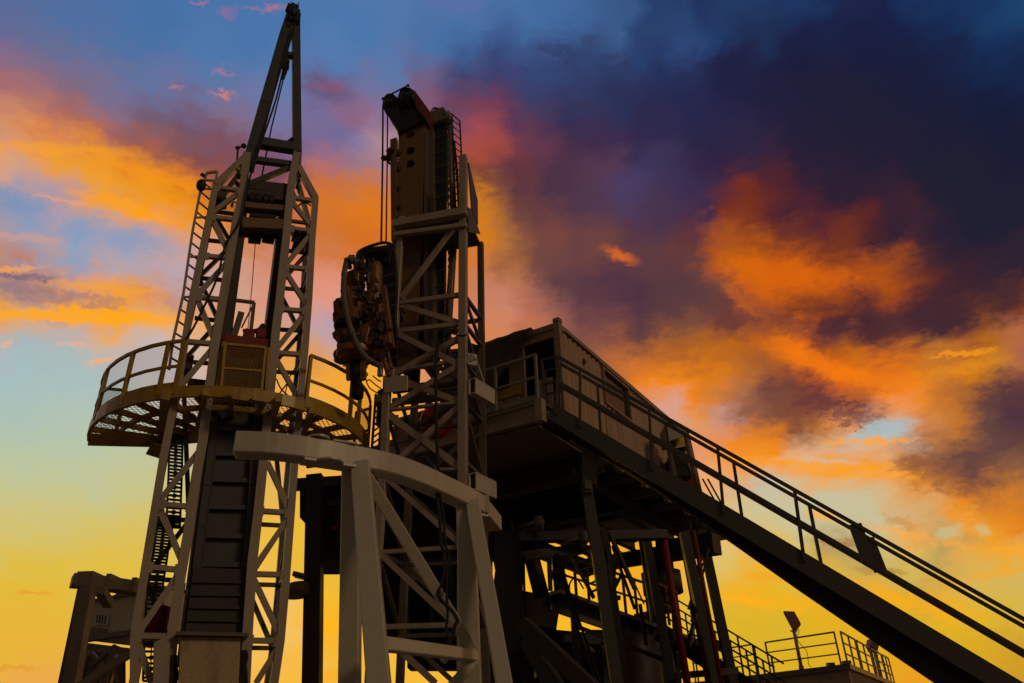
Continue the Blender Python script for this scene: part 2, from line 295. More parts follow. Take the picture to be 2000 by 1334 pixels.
dull = metal('dirty_grey_steel', (0.15, 0.12, 0.09), coat=0.4, rough=0.6)
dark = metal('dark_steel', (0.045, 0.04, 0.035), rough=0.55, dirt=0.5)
black = metal('black_grease_and_shade', (0.014, 0.013, 0.012), rough=0.6, dirt=0.5)  # black parts, and the painted shade inside the tower's hollow arms
green = metal('grey_green_stair_paint', (0.06, 0.058, 0.045), rough=0.45, coat=0.5)
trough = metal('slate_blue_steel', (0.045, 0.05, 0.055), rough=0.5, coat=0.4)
hutm = metal('hut_boards', (.66, .58, .42), dirt=.2)
panelm = metal('tan_panel_paint', (.48, .36, .20), dirt=.5)
yellow = metal('yellow_safety_paint', (0.46, 0.28, 0.010), rough=0.45, dirt=0.55, coat=0.4)
orange = metal('orange_machine_paint', (0.27, 0.095, 0.010), rough=0.42, dirt=0.9, scale=6, coat=0.3)
rusty = metal('rusty_plate', (0.22, 0.125, 0.055), rough=0.6, dirt=0.6, dirtc=(0.1, 0.04, 0.015))
red = metal('red_paint', (0.24, 0.012, 0.008), rough=0.6, dirt=0.3)
redb = metal('bright_red_paint', (0.55, 0.015, 0.015), rough=0.4, dirt=0.2)
rustred = metal('dark_red_primer', (0.20, 0.055, 0.035), rough=0.5)
hose = metal('grey_wrapped_hose', (0.20, 0.17, 0.15), rough=0.8, streak=False)
rubber = metal('black_rubber', (0.015, 0.015, 0.015), rough=0.7, streak=False)
blue = metal('blue_drum_paint', (0.02, 0.05, 0.22), rough=0.4)
cabin = metal('cabin_wall_paint', (0.50, 0.34, 0.21), rough=0.5, dirt=0.35, dirtc=(0.12, 0.07, 0.035))
cabinf = metal('cabin_frame_paint', (0.38, 0.26, 0.17), rough=0.5)
tarpm = metal('brown_tarpaulin', (0.055, 0.042, 0.03), rough=0.85, streak=False, bump=0.6)
farm = metal('far_steel', (0.32, 0.26, 0.19), rough=0.6)
handr = metal('galvanised_rail', (0.34, 0.31, 0.26), rough=0.45)
def glassmat(name, c, rough=0.12):
    m = bpy.data.materials.new(name); m.use_nodes = True; b = m.node_tree.nodes['Principled BSDF']
    b.inputs['Base Color'].default_value = (*c, 1); b.inputs['Roughness'].default_value = rough; b.inputs['Specular IOR Level'].default_value = 0.8
    return m
glass = glassmat('window_glass', (0.03, 0.035, 0.04))
def meshmat(name, c, size, w, diamond=True):
    """expanded metal: the openings are really open (alpha), laid out over the sheet's own UV in metres"""
    m = bpy.data.materials.new(name); m.use_nodes = True; t = m.node_tree; n = t.nodes; l = t.links
    b = n['Principled BSDF']; b.inputs['Base Color'].default_value = (*c, 1); b.inputs['Roughness'].default_value = 0.5
    uv = n.new('ShaderNodeUVMap'); sp = n.new('ShaderNodeSeparateXYZ'); l.new(uv.outputs[0], sp.inputs[0])
    def M(op, a, bb=None, cc=None):
        q = n.new('ShaderNodeMath'); q.operation = op
        for i, v in enumerate((a, bb, cc)):
            if v is None: continue
            if isinstance(v, (int, float)): q.inputs[i].default_value = v
            else: l.new(v, q.inputs[i])
        return q.outputs[0]
    u, v = M('DIVIDE', sp.outputs[0], size[0]), M('DIVIDE', sp.outputs[1], size[1])
    if diamond: u, v = M('ADD', u, v), M('SUBTRACT', u, v)
    fu = M('ABSOLUTE', M('SUBTRACT', M('FRACT', u), 0.5)); fv = M('ABSOLUTE', M('SUBTRACT', M('FRACT', v), 0.5))
    l.new(M('GREATER_THAN', M('MAXIMUM', fu, fv), 0.5 - w), b.inputs['Alpha'])
    return m
ymesh = meshmat('yellow_expanded_mesh', (0.36, 0.18, 0.012), (0.085, 0.055), 0.11)
fmesh = meshmat('fine_yellow_mesh', (0.36, 0.18, 0.012), (0.07, 0.045), 0.05)
dmesh = meshmat('fine_grey_mesh', (0.2, 0.17, 0.13), (0.05, 0.035), 0.10)
grate = meshmat('yellow_deck_grating', (0.38, 0.25, 0.02), (0.085, 0.085), 0.10, False)
groundm = metal('packed_gravel', (0.16, 0.13, 0.09), rough=0.95, streak=False, scale=0.6, bump=0.5)

# ------------------------------------------------------------------ building helpers
UP = V((0, 0, 1))
def rj(a): return a * (1 + random.uniform(-0.012, 0.012))
class MB:
    """collects shapes; build() links them as one mesh object"""
    def __init__(s): s.v = []; s.f = []; s.uv = {}; s.pc = []
    def add(s, vs, fs):
        k = len(s.v); s.pc.append((k, k + len(vs), len(s.f), len(s.f) + len(fs)))
        s.v += [V(v) for v in vs]; s.f += [tuple(i + k for i in f) for f in fs]; return s
    def clusters(s, tol=0.012):
        """groups the collected shapes into sets that touch each other"""
        bb = []
        for (a, b, _, _) in s.pc:
            vs = s.v[a:b]; bb.append(([min(v[i] for v in vs) - tol for i in range(3)], [max(v[i] for v in vs) + tol for i in range(3)]))
        par = list(range(len(bb)))
        def find(i):
            while par[i] != i: par[i] = par[par[i]]; i = par[i]
            return i
        for i in range(len(bb)):
            for j in range(i):
                if all(bb[i][0][k] <= bb[j][1][k] and bb[j][0][k] <= bb[i][1][k] for k in range(3)): par[find(i)] = find(j)
        gr = {}
        for i in range(len(bb)): gr.setdefault(find(i), []).append(i)
        return list(gr.values())
    def hexa(s, c): return s.add(c, [(3, 2, 1, 0), (4, 5, 6, 7), (0, 1, 5, 4), (1, 2, 6, 5), (2, 3, 7, 6), (3, 0, 4, 7)])
    def beam(s, p, q, w, h, side=None, ext=0.0):
        """a box section from p to q; w along 'side', h across it"""
        p, q = V(p), V(q); d = (q - p).normalized(); p = p - d * ext; q = q + d * ext
        a = V(side) if side is not None else d.cross(UP)
        a = (a - d * a.dot(d))
        if a.length < 1e-4: a = V((1, 0, 0)) - d * d.x
        a.normalize(); b = d.cross(a); a *= rj(w) / 2; b *= rj(h) / 2
        return s.hexa([p - a - b, p + a - b, p + a + b, p - a + b, q - a - b, q + a - b, q + a + b, q - a + b])
    def path(s, pts, w, h, side=None):
        for p, q in zip(pts, pts[1:]): s.beam(p, q, w, h, side, 0.0)
        return s
    def ibeam(s, p, q, w, h, t=0.02):
        p, q = V(p), V(q); d = (q - p).normalized(); a = d.cross(UP).normalized(); b = a.cross(d)
        s.beam(p, q, t, h - 2 * t, a)
        for k in (-1, 1): s.beam(p + b * k * (h / 2 - t / 2), q + b * k * (h / 2 - t / 2), w, t, a)
        return s
    def tube(s, p, q, r, n=10, r2=None):
        p, q = V(p), V(q); d = (q - p).normalized(); a = d.orthogonal().normalized(); b = d.cross(a); r2 = r if r2 is None else r2
        vs = [p + (a * math.cos(2 * math.pi * i / n) + b * math.sin(2 * math.pi * i / n)) * r for i in range(n)]
        vs += [q + (a * math.cos(2 * math.pi * i / n) + b * math.sin(2 * math.pi * i / n)) * r2 for i in range(n)]
        return s.add(vs, [tuple(reversed(range(n))), tuple(range(n, 2 * n))] + [(i, (i + 1) % n, n + (i + 1) % n, n + i) for i in range(n)])
    def hosep(s, pts, r, n=8, rf=None):
        pts = [V(p) for p in pts]; vs = []; prev = None
        for i, p in enumerate(pts):
            d = (pts[min(i + 1, len(pts) - 1)] - pts[max(i - 1, 0)]).normalized()
            a = d.orthogonal() if prev is None else prev - d * prev.dot(d)
            a.normalize(); prev = a; b = d.cross(a); rr = r * (rf(i) if rf else 1)
            vs += [p + (a * math.cos(2 * math.pi * k / n) + b * math.sin(2 * math.pi * k / n)) * rr for k in range(n)]
        m = len(pts); fs = [tuple(reversed(range(n))), tuple(range((m - 1) * n, m * n))]
        for i in range(m - 1):
            for k in range(n): fs.append((i * n + k, i * n + (k + 1) % n, (i + 1) * n + (k + 1) % n, (i + 1) * n + k))
        return s.add(vs, fs)
    def prism(s, pts, vec):
        n = len(pts); pts = [V(p) for p in pts]; vec = V(vec)
        return s.add(pts + [p + vec for p in pts], [tuple(reversed(range(n))), tuple(range(n, 2 * n))] + [(i, (i + 1) % n, n + (i + 1) % n, n + i) for i in range(n)])
    def quad(s, pts, uv):
        s.add(pts, [tuple(range(len(pts)))]); s.uv[len(s.f) - 1] = uv; return s
    def lathe(s, c, ax, prof, n=20):
        c = V(c); ax = V(ax).normalized(); a = ax.orthogonal().normalized(); b = ax.cross(a); vs = []
        for (h, r) in prof: vs += [c + ax * h + (a * math.cos(2 * math.pi * k / n) + b * math.sin(2 * math.pi * k / n)) * max(r, 1e-4) for k in range(n)]
        m = len(prof); fs = [tuple(reversed(range(n))), tuple(range((m - 1) * n, m * n))]
        for i in range(m - 1):
            for k in range(n): fs.append((i * n + k, i * n + (k + 1) % n, (i + 1) * n + (k + 1) % n, (i + 1) * n + k))
        return s.add(vs, fs)
    def ball(s, c, r, n=10, sq=1.0):
        return s.lathe(V(c), UP, [(-r * sq * math.cos(math.pi * i / 8), r * math.sin(math.pi * i / 8)) for i in range(9)], n)
    def build(s, name, m, parent=None, bev=0.0, smooth=False, bloc=None):
        if parent is not None and len(s.pc) > 1:
            gs = s.clusters()
            if 1 < len(gs) <= 90:
                last = None
                for g_ in gs:
                    q = MB()
                    for i in g_:
                        a, b, fa, fb = s.pc[i]
                        q.add(s.v[a:b], [tuple(x - a for x in f_) for f_ in s.f[fa:fb]])
                        for k in range(fa, fb):
                            if k in s.uv: q.uv[len(q.f) - (fb - k)] = s.uv[k]
                    q.pc = [(0, len(q.v), 0, len(q.f))]
                    last = q.build(name, m, parent, bev, smooth)
                return last
        me = bpy.data.meshes.new(name); org = V((0, 0, 0))
        if parent is not None:
            q = parent
            while q is not None: org = org + q.location; q = q.parent
            loc = V((0, 0, 0))
        else:
            loc = V(bloc) if bloc is not None else (sum(s.v, V((0, 0, 0))) / len(s.v)); org = loc
            if bloc is None: loc.z = min(v.z for v in s.v); org = loc
        me.from_pydata([tuple(v - org) for v in s.v], [], s.f); me.materials.append(m)
        if s.uv:
            ul = me.uv_layers.new(name='UVMap')
            for fi, uv in s.uv.items():
                for k, li in enumerate(me.polygons[fi].loop_indices): ul.data[li].uv = uv[k]
        bm = bmesh.new(); bm.from_mesh(me); bmesh.ops.recalc_face_normals(bm, faces=bm.faces); bm.to_mesh(me); bm.free()
        if smooth:
            for p in me.polygons: p.use_smooth = len(p.vertices) == 4
        o = bpy.data.objects.new(name, me); col.objects.link(o); o.parent = parent
        if parent is None: o.location = loc
        if bev:
            b = o.modifiers.new('bevel', 'BEVEL'); b.width = bev; b.segments = 1; b.limit_method = 'ANGLE'
        return o
def tag(o, label=None, cat=None, group=None, kind=None):
    if label: o['label'] = label
    if cat: o['category'] = cat
    if group: o['group'] = group
    if kind: o['kind'] = kind
    return o
def thing(name, loc, label, cat, group=None):
    o = bpy.data.objects.new(name, None); col.objects.link(o); o.location = loc; o.empty_display_size = 0.3
    return tag(o, label, cat, group)
def catenary(p, q, sag, n=14):
    p, q = V(p), V(q)
    return [p.lerp(q, i / n) - UP * sag * 4 * (i / n) * (1 - i / n) for i in range(n + 1)]
def smoothpath(pts, n=6):
    pts = [V(p) for p in pts]; out = []
    for i in range(len(pts) - 1):
        p0 = pts[max(i - 1, 0)]; p1 = pts[i]; p2 = pts[i + 1]; p3 = pts[min(i + 2, len(pts) - 1)]
        for k in range(n):
            t = k / n
            out.append(0.5 * ((2 * p1) + (p2 - p0) * t + (2 * p0 - 5 * p1 + 4 * p2 - p3) * t * t + (3 * p1 - p0 - 3 * p2 + p3) * t ** 3))
    out.append(pts[-1]); return out

# ------------------------------------------------------------------ ground
g = MB(); g.quad([V((-1500, -1500, 0)), V((1500, -1500, 0)), V((1500, 1500, 0)), V((-1500, 1500, 0))], [(0, 0)] * 4)
tag(g.build('ground', groundm), kind='structure')

# ================================================================== LEFT LATTICE MAST
MP = Plane(349, 745, 12.5, 66)
mdep = MP.n                                    # away from the camera
mside = MP.d
def tomesh(fn, pts): return [fn(*p) for p in pts]
mast = thing('lattice_mast', V((MP.p(330, 1334).x + 1.1, MP.p(330, 1334).y + 0.6, 0)), 'tall off-white lattice mast with pointed top frame and dark trough between its legs', 'mast')
FL = [(421, 363), (410, 420), (372, 600), (349, 745), (318, 900), (284, 1108), (263, 1242), (262, 1400), (262, 1640)]
FR = [(482, 300), (475, 370), (459, 444), (445, 527), (433, 597), (420, 672), (410, 752), (396, 860), (383, 931), (368, 1038), (352, 1130), (337, 1237), (330, 1334), (322, 1640)]
RL = [(580, 300), (570, 350), (565, 390), (558, 472), (552, 527), (545, 597), (538, 650), (531, 728), (514, 899), (504, 1000), (492, 1100), (483, 1237), (478, 1334), (470, 1640)]
RR = [(616, 387), (609, 472), (603, 583), (595, 686), (586, 779), (575, 906), (565, 1038), (557, 1144), (547, 1254), (535, 1334), (505, 1640)]
DEP = 0.85
def mast_face(off, mat, nm, br=True, w=0.13):
    f = lambda x, y: MP.p(x, y, off)
    m = MB()
    for ch in (FL, RR): m.path(tomesh(f, ch), w, w, mside)
    m.build('outer_chord', mat, mast)
    m = MB()
    for ch in (FR, RL): m.path(tomesh(f, ch), w * 1.25, w, mside)
    m.build('inner_chord', mat, mast)
mast_face(0, white, 'front')
# braces of the front face (px pairs)
HB = [((421, 366), (471, 373)), ((412, 424), (462, 430)), ((399, 500), (449, 505)), ((385, 580), (436, 586)), ((358, 667), (419, 672)), ((312, 985), (374, 990)), ((288, 1108), (352, 1113)), ((266, 1242), (337, 1243)),
      ((569, 386), (616, 393)), ((566, 446), (609, 452)), ((555, 521), (605, 526)), ((545, 604), (599, 608)), ((536, 689), (594, 693)), ((505, 998), (567, 1002)), ((491, 1121), (558, 1123)), ((484, 1251), (547, 1252))]
DB = [((410, 420), (470, 374)), ((413, 427), (448, 496)), ((386, 576), (448, 508)), ((387, 588), (420, 668)), ((353, 754), (419, 676)), ((315, 974), (390, 880)), ((312, 992), (356, 1098)), ((272, 1235), (352, 1116)), ((267, 1247), (296, 1334)),
      ((568, 392), (611, 446)), ((559, 516), (609, 455)), ((555, 527), (600, 598)), ((540, 682), (600, 606)), ((538, 700), (584, 780)), ((522, 903), (565, 994)), ((494, 1112), (565, 1010)), ((492, 1124), (549, 1246)), ((500, 1334), (548, 1257))]
m = MB()
for p, q in HB: m.beam(MP.p(*p), MP.p(*q), 0.09, 0.085, mdep)
for p, q in DB: m.beam(MP.p(*p, 0.004), MP.p(*q, 0.004), 0.08, 0.095, mdep)
for p, q in HB:
    for c_, sg in ((p, 1), (q, -1)):
        g_ = MP.p(c_[0] + sg * 3, c_[1], -.055); m.beam(g_ - UP * .09, g_ + UP * .09, .13, .012, mside)
m.build('front_bracing', white, mast)
# the back faces: thinner chords and mirrored diagonals
off = DEP
f = lambda x, y: MP.p(x, y, off)
m = MB()
def shift(ch): return [MP.p(x, y) + mdep * DEP for x, y in ch]
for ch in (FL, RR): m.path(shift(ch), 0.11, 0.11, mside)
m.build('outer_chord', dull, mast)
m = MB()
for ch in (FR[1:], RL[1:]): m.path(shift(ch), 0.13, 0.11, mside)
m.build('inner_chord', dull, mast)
m = MB()
for p, q in HB:
    a, b = MP.p(*p) + mdep * DEP, MP.p(*q) + mdep * DEP
    m.beam(a, b, 0.07, 0.07, mdep)
def side_z(ch, z):
    pts = [MP.p(*c) for c in ch]
    for a, b in zip(pts, pts[1:]):
        if (a.z - z) * (b.z - z) <= 0: return a.lerp(b, (a.z - z) / (a.z - b.z) if a.z != b.z else 0)
    return pts[-1]
for ca, cb in ((FL, FR), (RL, RR)):
    zs = sorted({round(MP.p(*p).z, 2) for p, q in HB if (p[0] < 470) == (ca is FL)})
    zs = zs[:]
    for i, (z0, z1) in enumerate(zip(zs, zs[1:])):
        A, B = (ca, cb) if i % 2 else (cb, ca)
        m.beam(side_z(A, z0) + mdep * DEP, side_z(B, z1) + mdep * DEP, 0.075, 0.08, mdep)
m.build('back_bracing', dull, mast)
m = MB()
for ci, ca in enumerate((FL, FR, RL, RR)):
    zs = sorted({round(MP.p(*p).z, 2) for p, q in HB if (p[0] < 470) == (ci < 2)})
    for i, (z0, z1) in enumerate(zip(zs, zs[1:])):
        a, b = side_z(ca, z0), side_z(ca, z1)
        m.beam(a, a + mdep * DEP, 0.06, 0.065, UP)
        if ci in (0, 3): m.beam(a + (mdep * DEP if i % 2 else V()), b + (V() if i % 2 else mdep * DEP), 0.07, 0.07, mside)
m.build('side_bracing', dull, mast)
# inner guide rails
m = MB()
m.path([MP.p(x, y, 0.42) for x, y in ((476, 372), (467, 465), (446, 620), (428, 760), (404, 931), (378, 1130), (358, 1300))], 0.2, 0.5, mside)
m.path([MP.p(x, y, 0.42) for x, y in ((556, 372), (545, 480), (528, 620), (514, 728), (503, 899), (490, 1000), (476, 1130), (466, 1300))], 0.17, 0.5, mside)
m.build('guide_rail', dark, mast)
# shoulder braces and the pointed crown
m = MB()
m.beam(MP.p(421, 363), MP.p(479, 308), 0.15, 0.13, mdep); m.beam(MP.p(616, 388), MP.p(582, 326), 0.14, 0.13, mdep)
m.beam(MP.p(423, 363) + mdep * DEP, MP.p(481, 308) + mdep * 0.3, 0.1, 0.1, mdep); m.beam(MP.p(616, 388) + mdep * DEP, MP.p(582, 326) + mdep * 0.3, 0.1, 0.1, mdep)
m.build('shoulder_brace', white, mast)
CRT = [(576, 22), (577, 60)]
m = MB()
m.path([MP.p(x, y, 0.1) for x, y in ((571, 28), (556, 72), (518, 205), (494, 292), (484, 330))], 0.27, 0.2, mside)
m.path([MP.p(x, y, 0.1) for x, y in ((578, 22), (578, 72), (579, 205), (580, 300), (577, 340))], 0.19, 0.2, mside)
m.build('crown_leg', trough, mast, bev=0.01)
m = MB()
m.beam(MP.p(552, 105, 0.1), MP.p(573, 110, 0.1), 0.14, 0.12, mdep)
m.beam(MP.p(500, 278, 0.1), MP.p(580, 291, 0.1), 0.2, 0.22, mdep)
m.beam(MP.p(487, 311, 0.08), MP.p(572, 322, 0.08), 0.13, 0.13, mdep)
m.beam(MP.p(482, 362, 0.08), MP.p(571, 325, 0.08), 0.1, 0.11, mdep)
m.prism([MP.p(505, 262, 0.12), MP.p(505, 275, 0.12), MP.p(524, 275, 0.12)], mdep * 0.05)
m.prism([MP.p(572, 266, 0.12), MP.p(572, 285, 0.12), MP.p(552, 280, 0.12)], mdep * 0.05)
m.build('crown_crossbeam', trough, mast)
# tip: sheave plates, lamp, aerials
m = MB()
m.tube(MP.p(570, 30, 0), MP.p(573, 8, 0), 0.05); m.tube(MP.p(580, 30, 0.1), MP.p(579, 10, 0.1), 0.04); m.tube(MP.p(566, 15, 0), MP.p(582, 12, 0), 0.02)
m.tube(MP.p(565, 40, -0.05), MP.p(567, 12, -0.05), 0.02); m.beam(MP.p(562, 22, 0), MP.p(567, 10, 0), 0.1, 0.12, mdep)
m.tube(MP.p(569, 12, 0), MP.p(568.5, 2, 0), 0.008); m.tube(MP.p(582, 30, 0), MP.p(583.5, 4, 0), 0.01)
for (x, y) in ((568, 38), (579, 42), (574, 30)): m.lathe(MP.p(x, y, 0), mside, [(-0.06, 0.02), (-0.06, 0.13), (-0.03, 0.09), (0.03, 0.09), (0.06, 0.13), (0.06, 0.02)], 14)
for (x, y) in ((563, 52), (573, 50), (581, 48)): m.beam(MP.p(x, y, 0), MP.p(x + 3, y - 22, 0), 0.05, 0.1, mdep)
m.build('crown_sheave', black, mast)
# crossbeams between the two legs near the top, with the sheave block
m = MB()
m.beam(MP.p(478, 372, 0.3), MP.p(566, 382, 0.3), 0.26, 0.5, UP)
m.beam(MP.p(480, 393, 0.35), MP.p(562, 400, 0.35), 0.22, 0.6, UP)
m.build('top_crossbeam', dark, mast, bev=0.01)
m = MB(); m.beam(MP.p(475, 404, 0.1), MP.p(563, 412, 0.1), 0.16, 0.22, UP); m.beam(MP.p(470, 444, 0.15), MP.p(556, 448, 0.15), 0.26, 0.4, UP)
m.build('lifting_beam', rusty, mast, bev=0.01)
m = MB()
m.beam(MP.p(488, 424, 0.3), MP.p(536, 428, 0.3), 0.22, 0.4, UP); m.beam(MP.p(486, 464, 0.3), MP.p(510, 466, 0.3), 0.1, 0.3, UP); m.beam(MP.p(513, 463, 0.3), MP.p(536, 467, 0.3), 0.09, 0.3, UP)
for x in (492, 504, 518, 530): m.lathe(MP.p(x, 392 + (x - 492) * 0.1, 0.1), mside, [(-0.05, 0.03), (-0.05, 0.17), (0.05, 0.17), (0.05, 0.03)], 16)
m.build('sheave_block', black, mast)
# small things hung on the mast: chains, junction boxes, a loudhailer, cable loops
m = MB()
for pts in ([(466, 286), (464, 300), (463, 330), (470, 350)], [(479, 286), (470, 287), (464, 288)], [(478, 300), (472, 320), (474, 340), (470, 362)], [(583, 330), (585, 345), (582, 360), (584, 376)], [(587, 335), (583, 352), (580, 366)]):
    m.hosep(smoothpath([MP.p(x, y, -0.02) for x, y in pts], 4), 0.022, 6)
for (x, y, r) in ((464, 289, .05), (476, 285, .06), (467, 345, .06), (463, 358, .05), (466, 362, .06), (583, 303, .04), (581, 366, .05), (584, 353, .04)): m.ball(MP.p(x, y, -0.02), r)
m.build('chain', black, mast, smooth=True)
m = MB()
m.hosep(smoothpath([MP.p(x, y, -0.02) for x, y in ((580, 405), (588, 398), (598, 396), (607, 402))], 5), 0.018, 6)
m.hosep(smoothpath([MP.p(x, y, 0.02) for x, y in ((455, 395), (451, 402), (454, 404), (457, 394), (474, 408), (476, 420))], 5), 0.014, 6)
m.hosep(smoothpath([MP.p(x, y, 0.02) for x, y in ((536, 424), (546, 421), (550, 426), (547, 429), (538, 426))], 5), 0.012, 6)
m.build('cable_loop', rubber, mast, smooth=True)
# small platforms inside the legs (mesh panel upper left, equipment shelf on the right)
m = MB(); m.quad([MP.p(424, 370, 0.3), MP.p(462, 375, 0.3), MP.p(456, 425, 0.3), MP.p(420, 420, 0.3)], [(0, 0), (.45, 0), (.45, .6), (0, .6)]); m.build('wire_panel', dmesh, mast)
m = MB(); m.beam(MP.p(424, 372, .5), MP.p(434, 402, .5), 0.2, 0.3, mside); m.beam(MP.p(420, 398, .4), MP.p(434, 402, .4), 0.04, 0.5, UP); m.beam(MP.p(576, 470, .45), MP.p(598, 480, .45), 0.3, 0.3, UP); m.beam(MP.p(572, 458, .45), MP.p(603, 463, .45), 0.04, 0.5, UP)
m.beam(MP.p(569, 383, .35), MP.p(563, 372, .35), 0.2, 0.1, UP)
m.build('equipment_shelf', dark, mast)
# the long dark trough (pipe chute) between the legs
m = MB()
tl = [(414, 770), (406, 860), (395, 950), (385, 1030), (374, 1120), (361, 1240), (350, 1334), (330, 1640)]
tr = [(512, 775), (505, 860), (500, 950), (494, 1030), (487, 1110), (476, 1240), (470, 1334), (462, 1640)]
for (a, b), (c, d) in zip(zip(tl, tl[1:]), zip(tr, tr[1:])):
    p = [MP.p(*a, 0.28), MP.p(*c, 0.28), MP.p(*d, 0.28), MP.p(*b, 0.28)]
    m.hexa([p[0], p[1], p[2], p[3]] + [q + mdep * 0.12 for q in p])
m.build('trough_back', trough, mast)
m = MB()
ins = lambda P, k: [(x + k, y) for x, y in P]
m.path([MP.p(x + 8, y, 0.2) for x, y in tl], 0.13, 0.16, mside); m.path([MP.p(x - 8, y, 0.2) for x, y in tr], 0.13, 0.16, mside)
m.build('trough_flange', trough, mast, bev=0.008)
m = MB()
for y in (782, 838, 886, 937, 990, 1046, 1102):
    xa = 422 - (y - 780) * 0.118; xb = 504 - (y - 780) * 0.075
    m.beam(MP.p(xa, y, 0.21), MP.p(xb, y + 2, 0.21), 0.09, 0.06, UP)
m.build('trough_rib', trough, mast, bev=0.006)
m = MB()
p = [MP.p(378, 1108, 0.1), MP.p(480, 1112, 0.1), MP.p(468, 1240, 0.1), MP.p(362, 1236, 0.1)]
m.hexa(p + [q + mdep * 0.1 for q in p])
for y in (1135, 1160, 1185, 1210): m.beam(MP.p(378 - (y - 1108) * .12, y, 0.07), MP.p(478 - (y - 1108) * .1, y + 2, 0.07), 0.05, 0.03, UP)
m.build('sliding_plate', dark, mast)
# lower guard box with a sill
m = MB()
p = [MP.p(352, 1243, -0.25), MP.p(470, 1245, -0.25), MP.p(464, 1400, -0.25), MP.p(345, 1400, -0.25)]
m.hexa(p + [q + mdep * 0.06 for q in p])
m.build('guard_panel', panelm, mast, bev=0.01)
m = MB(); m.beam(MP.p(343, 1239, -0.22), MP.p(484, 1242, -0.22), 0.05, 0.3, UP); m.build('guard_sill', dull, mast)
p = [MP.p(334, 1238, -0.2), MP.p(300, 1255, -0.2), MP.p(296, 1420, -0.2), MP.p(326, 1420, -0.2)]
m = MB(); m.hexa(p + [q + mdep * 0.05 for q in p]); m.build('guard_panel', white, mast, bev=0.01)
m = MB()
for k in range(3): m.hosep(smoothpath([MP.p(331 + k * 6 + random.uniform(-2, 2), 1280 + j * 14, -0.1) for j in range(7)], 3), 0.03, 6)
for k in range(3): m.hosep(smoothpath([MP.p(470 + k * 5 + random.uniform(-2, 2), 1270 + j * 14, -0.1) for j in range(7)], 3), 0.03, 6)
m.build('hose_bundle', rubber, mast, smooth=True)
# the cable track hanging inside the left leg
m = MB()
for pl_ in (((344, 850), (342, 930), (338, 1030)), ((322, 1010), (314, 1080), (300, 1180), (294, 1330))):
    tk = smoothpath([MP.p(x, y, 0.45) for x, y in pl_], 14 if len(pl_) == 3 else 14)
    for i, p in enumerate(tk):
        m.beam(p - mside * 0.11, p + mside * 0.11, 0.035, 0.03, UP)
        if i % 2: m.beam(p - mside * 0.03, p + mside * 0.03, 0.06, 0.05, UP)
    m.path([q - mside * 0.11 for q in tk], 0.035, 0.08, mside); m.path([q + mside * 0.11 for q in tk], 0.035, 0.08, mside); m.path([q + mdep * .2 for q in tk], 0.02, 0.02, mside)
m.build('cable_track', black, mast)
m = MB(); m.tube(MP.p(318, 1185, 0.5), MP.p(302, 1238, 0.5), 0.16, 14); m.beam(MP.p(350, 1146, .45), MP.p(362, 1146, .45), .1, .1, UP); m.build('winch_drum', red, mast, smooth=True)

# access ladder on the outside of the left leg
lad = thing('mast_ladder', MP.p(300, 1000), 'narrow steel ladder with slanting rungs up the left side of the lattice mast', 'ladder')
LS = [(404, 338), (390, 380), (376, 452), (358, 575), (338, 665), (330, 722)]
lp = [MP.p(x, y) for x, y in LS]
def at_same_z(x, y, z): return atZ(x, y, z)
rd = (atZ(410, 395, MP.p(392, 375).z) - MP.p(392, 375)); rd = hdir(20) * 0.33
m = MB(); m.path(lp, 0.05, 0.04, mside); m.path([q + rd for q in lp], 0.05, 0.04, mside)
m.beam(lp[0], MP.p(424, 335, 0), 0.05, 0.05, UP); m.beam(MP.p(424, 335), MP.p(420, 372), 0.05, 0.05); m.beam(MP.p(400, 352), MP.p(421, 353), 0.04, 0.04)
m.build('ladder_rail', white, lad)
m = MB()
tot = smoothpath(lp, 8); acc = 0
for a, b in zip(tot, tot[1:]):
    L_ = (b - a).length; t = 0.26 - acc
    while t < L_:
        p = a.lerp(b, t / L_); m.beam(p, p + rd, 0.028, 0.028); t += 0.26
    acc = L_ - (t - 0.26)
m.build('ladder_rung', white, lad)
m = MB()
for (x, y, x2, y2) in ((393, 368, 420, 370), (384, 425, 408, 424), (372, 502, 394, 500), (355, 580, 374, 580)): m.beam(MP.p(x, y), MP.p(x2, y2), 0.035, 0.035)
m.build('ladder_bracket', white, lad)
m = MB(); m.ball(MP.p(393, 362, -0.05), 0.1, sq=1.5); m.tube(MP.p(396, 353, -0.05), MP.p(393, 366, -0.05), 0.03); m.tube(MP.p(393, 340, -.05), MP.p(399, 344, -.05), 0.04)
m.build('lamp', black, lad, smooth=True)

# long drooping cable down the left leg
m = MB(); m.hosep(smoothpath([MP.p(x, y, -0.15) for x, y in ((577, 45), (560, 105), (540, 190), (510, 280), (490, 340), (480, 385), (470, 430), (440, 480), (425, 540), (398, 600), (372, 650), (355, 670))], 6), 0.022, 6)
tag(m.build('wire_rope', rubber, smooth=True), 'long dark rope running from the mast tip down across its left leg', 'rope')
m = MB(); m.hosep([MP.p(565, 60, 0.2), MP.p(552, 160, 0.2), MP.p(530, 250, 0.2), MP.p(508, 362, 0.2)], 0.018, 6)
tag(m.build('wire_rope', rubber), 'thin hoist line hanging inside the pointed top frame of the left mast', 'rope')
m = MB(); m.hosep([MP.p(499, 470, 0.3), MP.p(492, 560, 0.3), MP.p(484, 645, 0.3)], 0.009, 5)
tag(m.build('wire_rope', rubber), 'hair thin line hanging in the tall gap between the two mast legs', 'rope')
hk = thing('hoist_hook', MP.p(557, 150, 0.1), 'small black hoist block and hook hanging in the pointed top frame', 'hook')
m = MB()
for dx in (-3, 0, 3): m.tube(MP.p(562 + dx * .5, 70, 0.1), MP.p(559 + dx, 116, 0.1), 0.014, 6)
m.build('fall_line', rubber, hk)
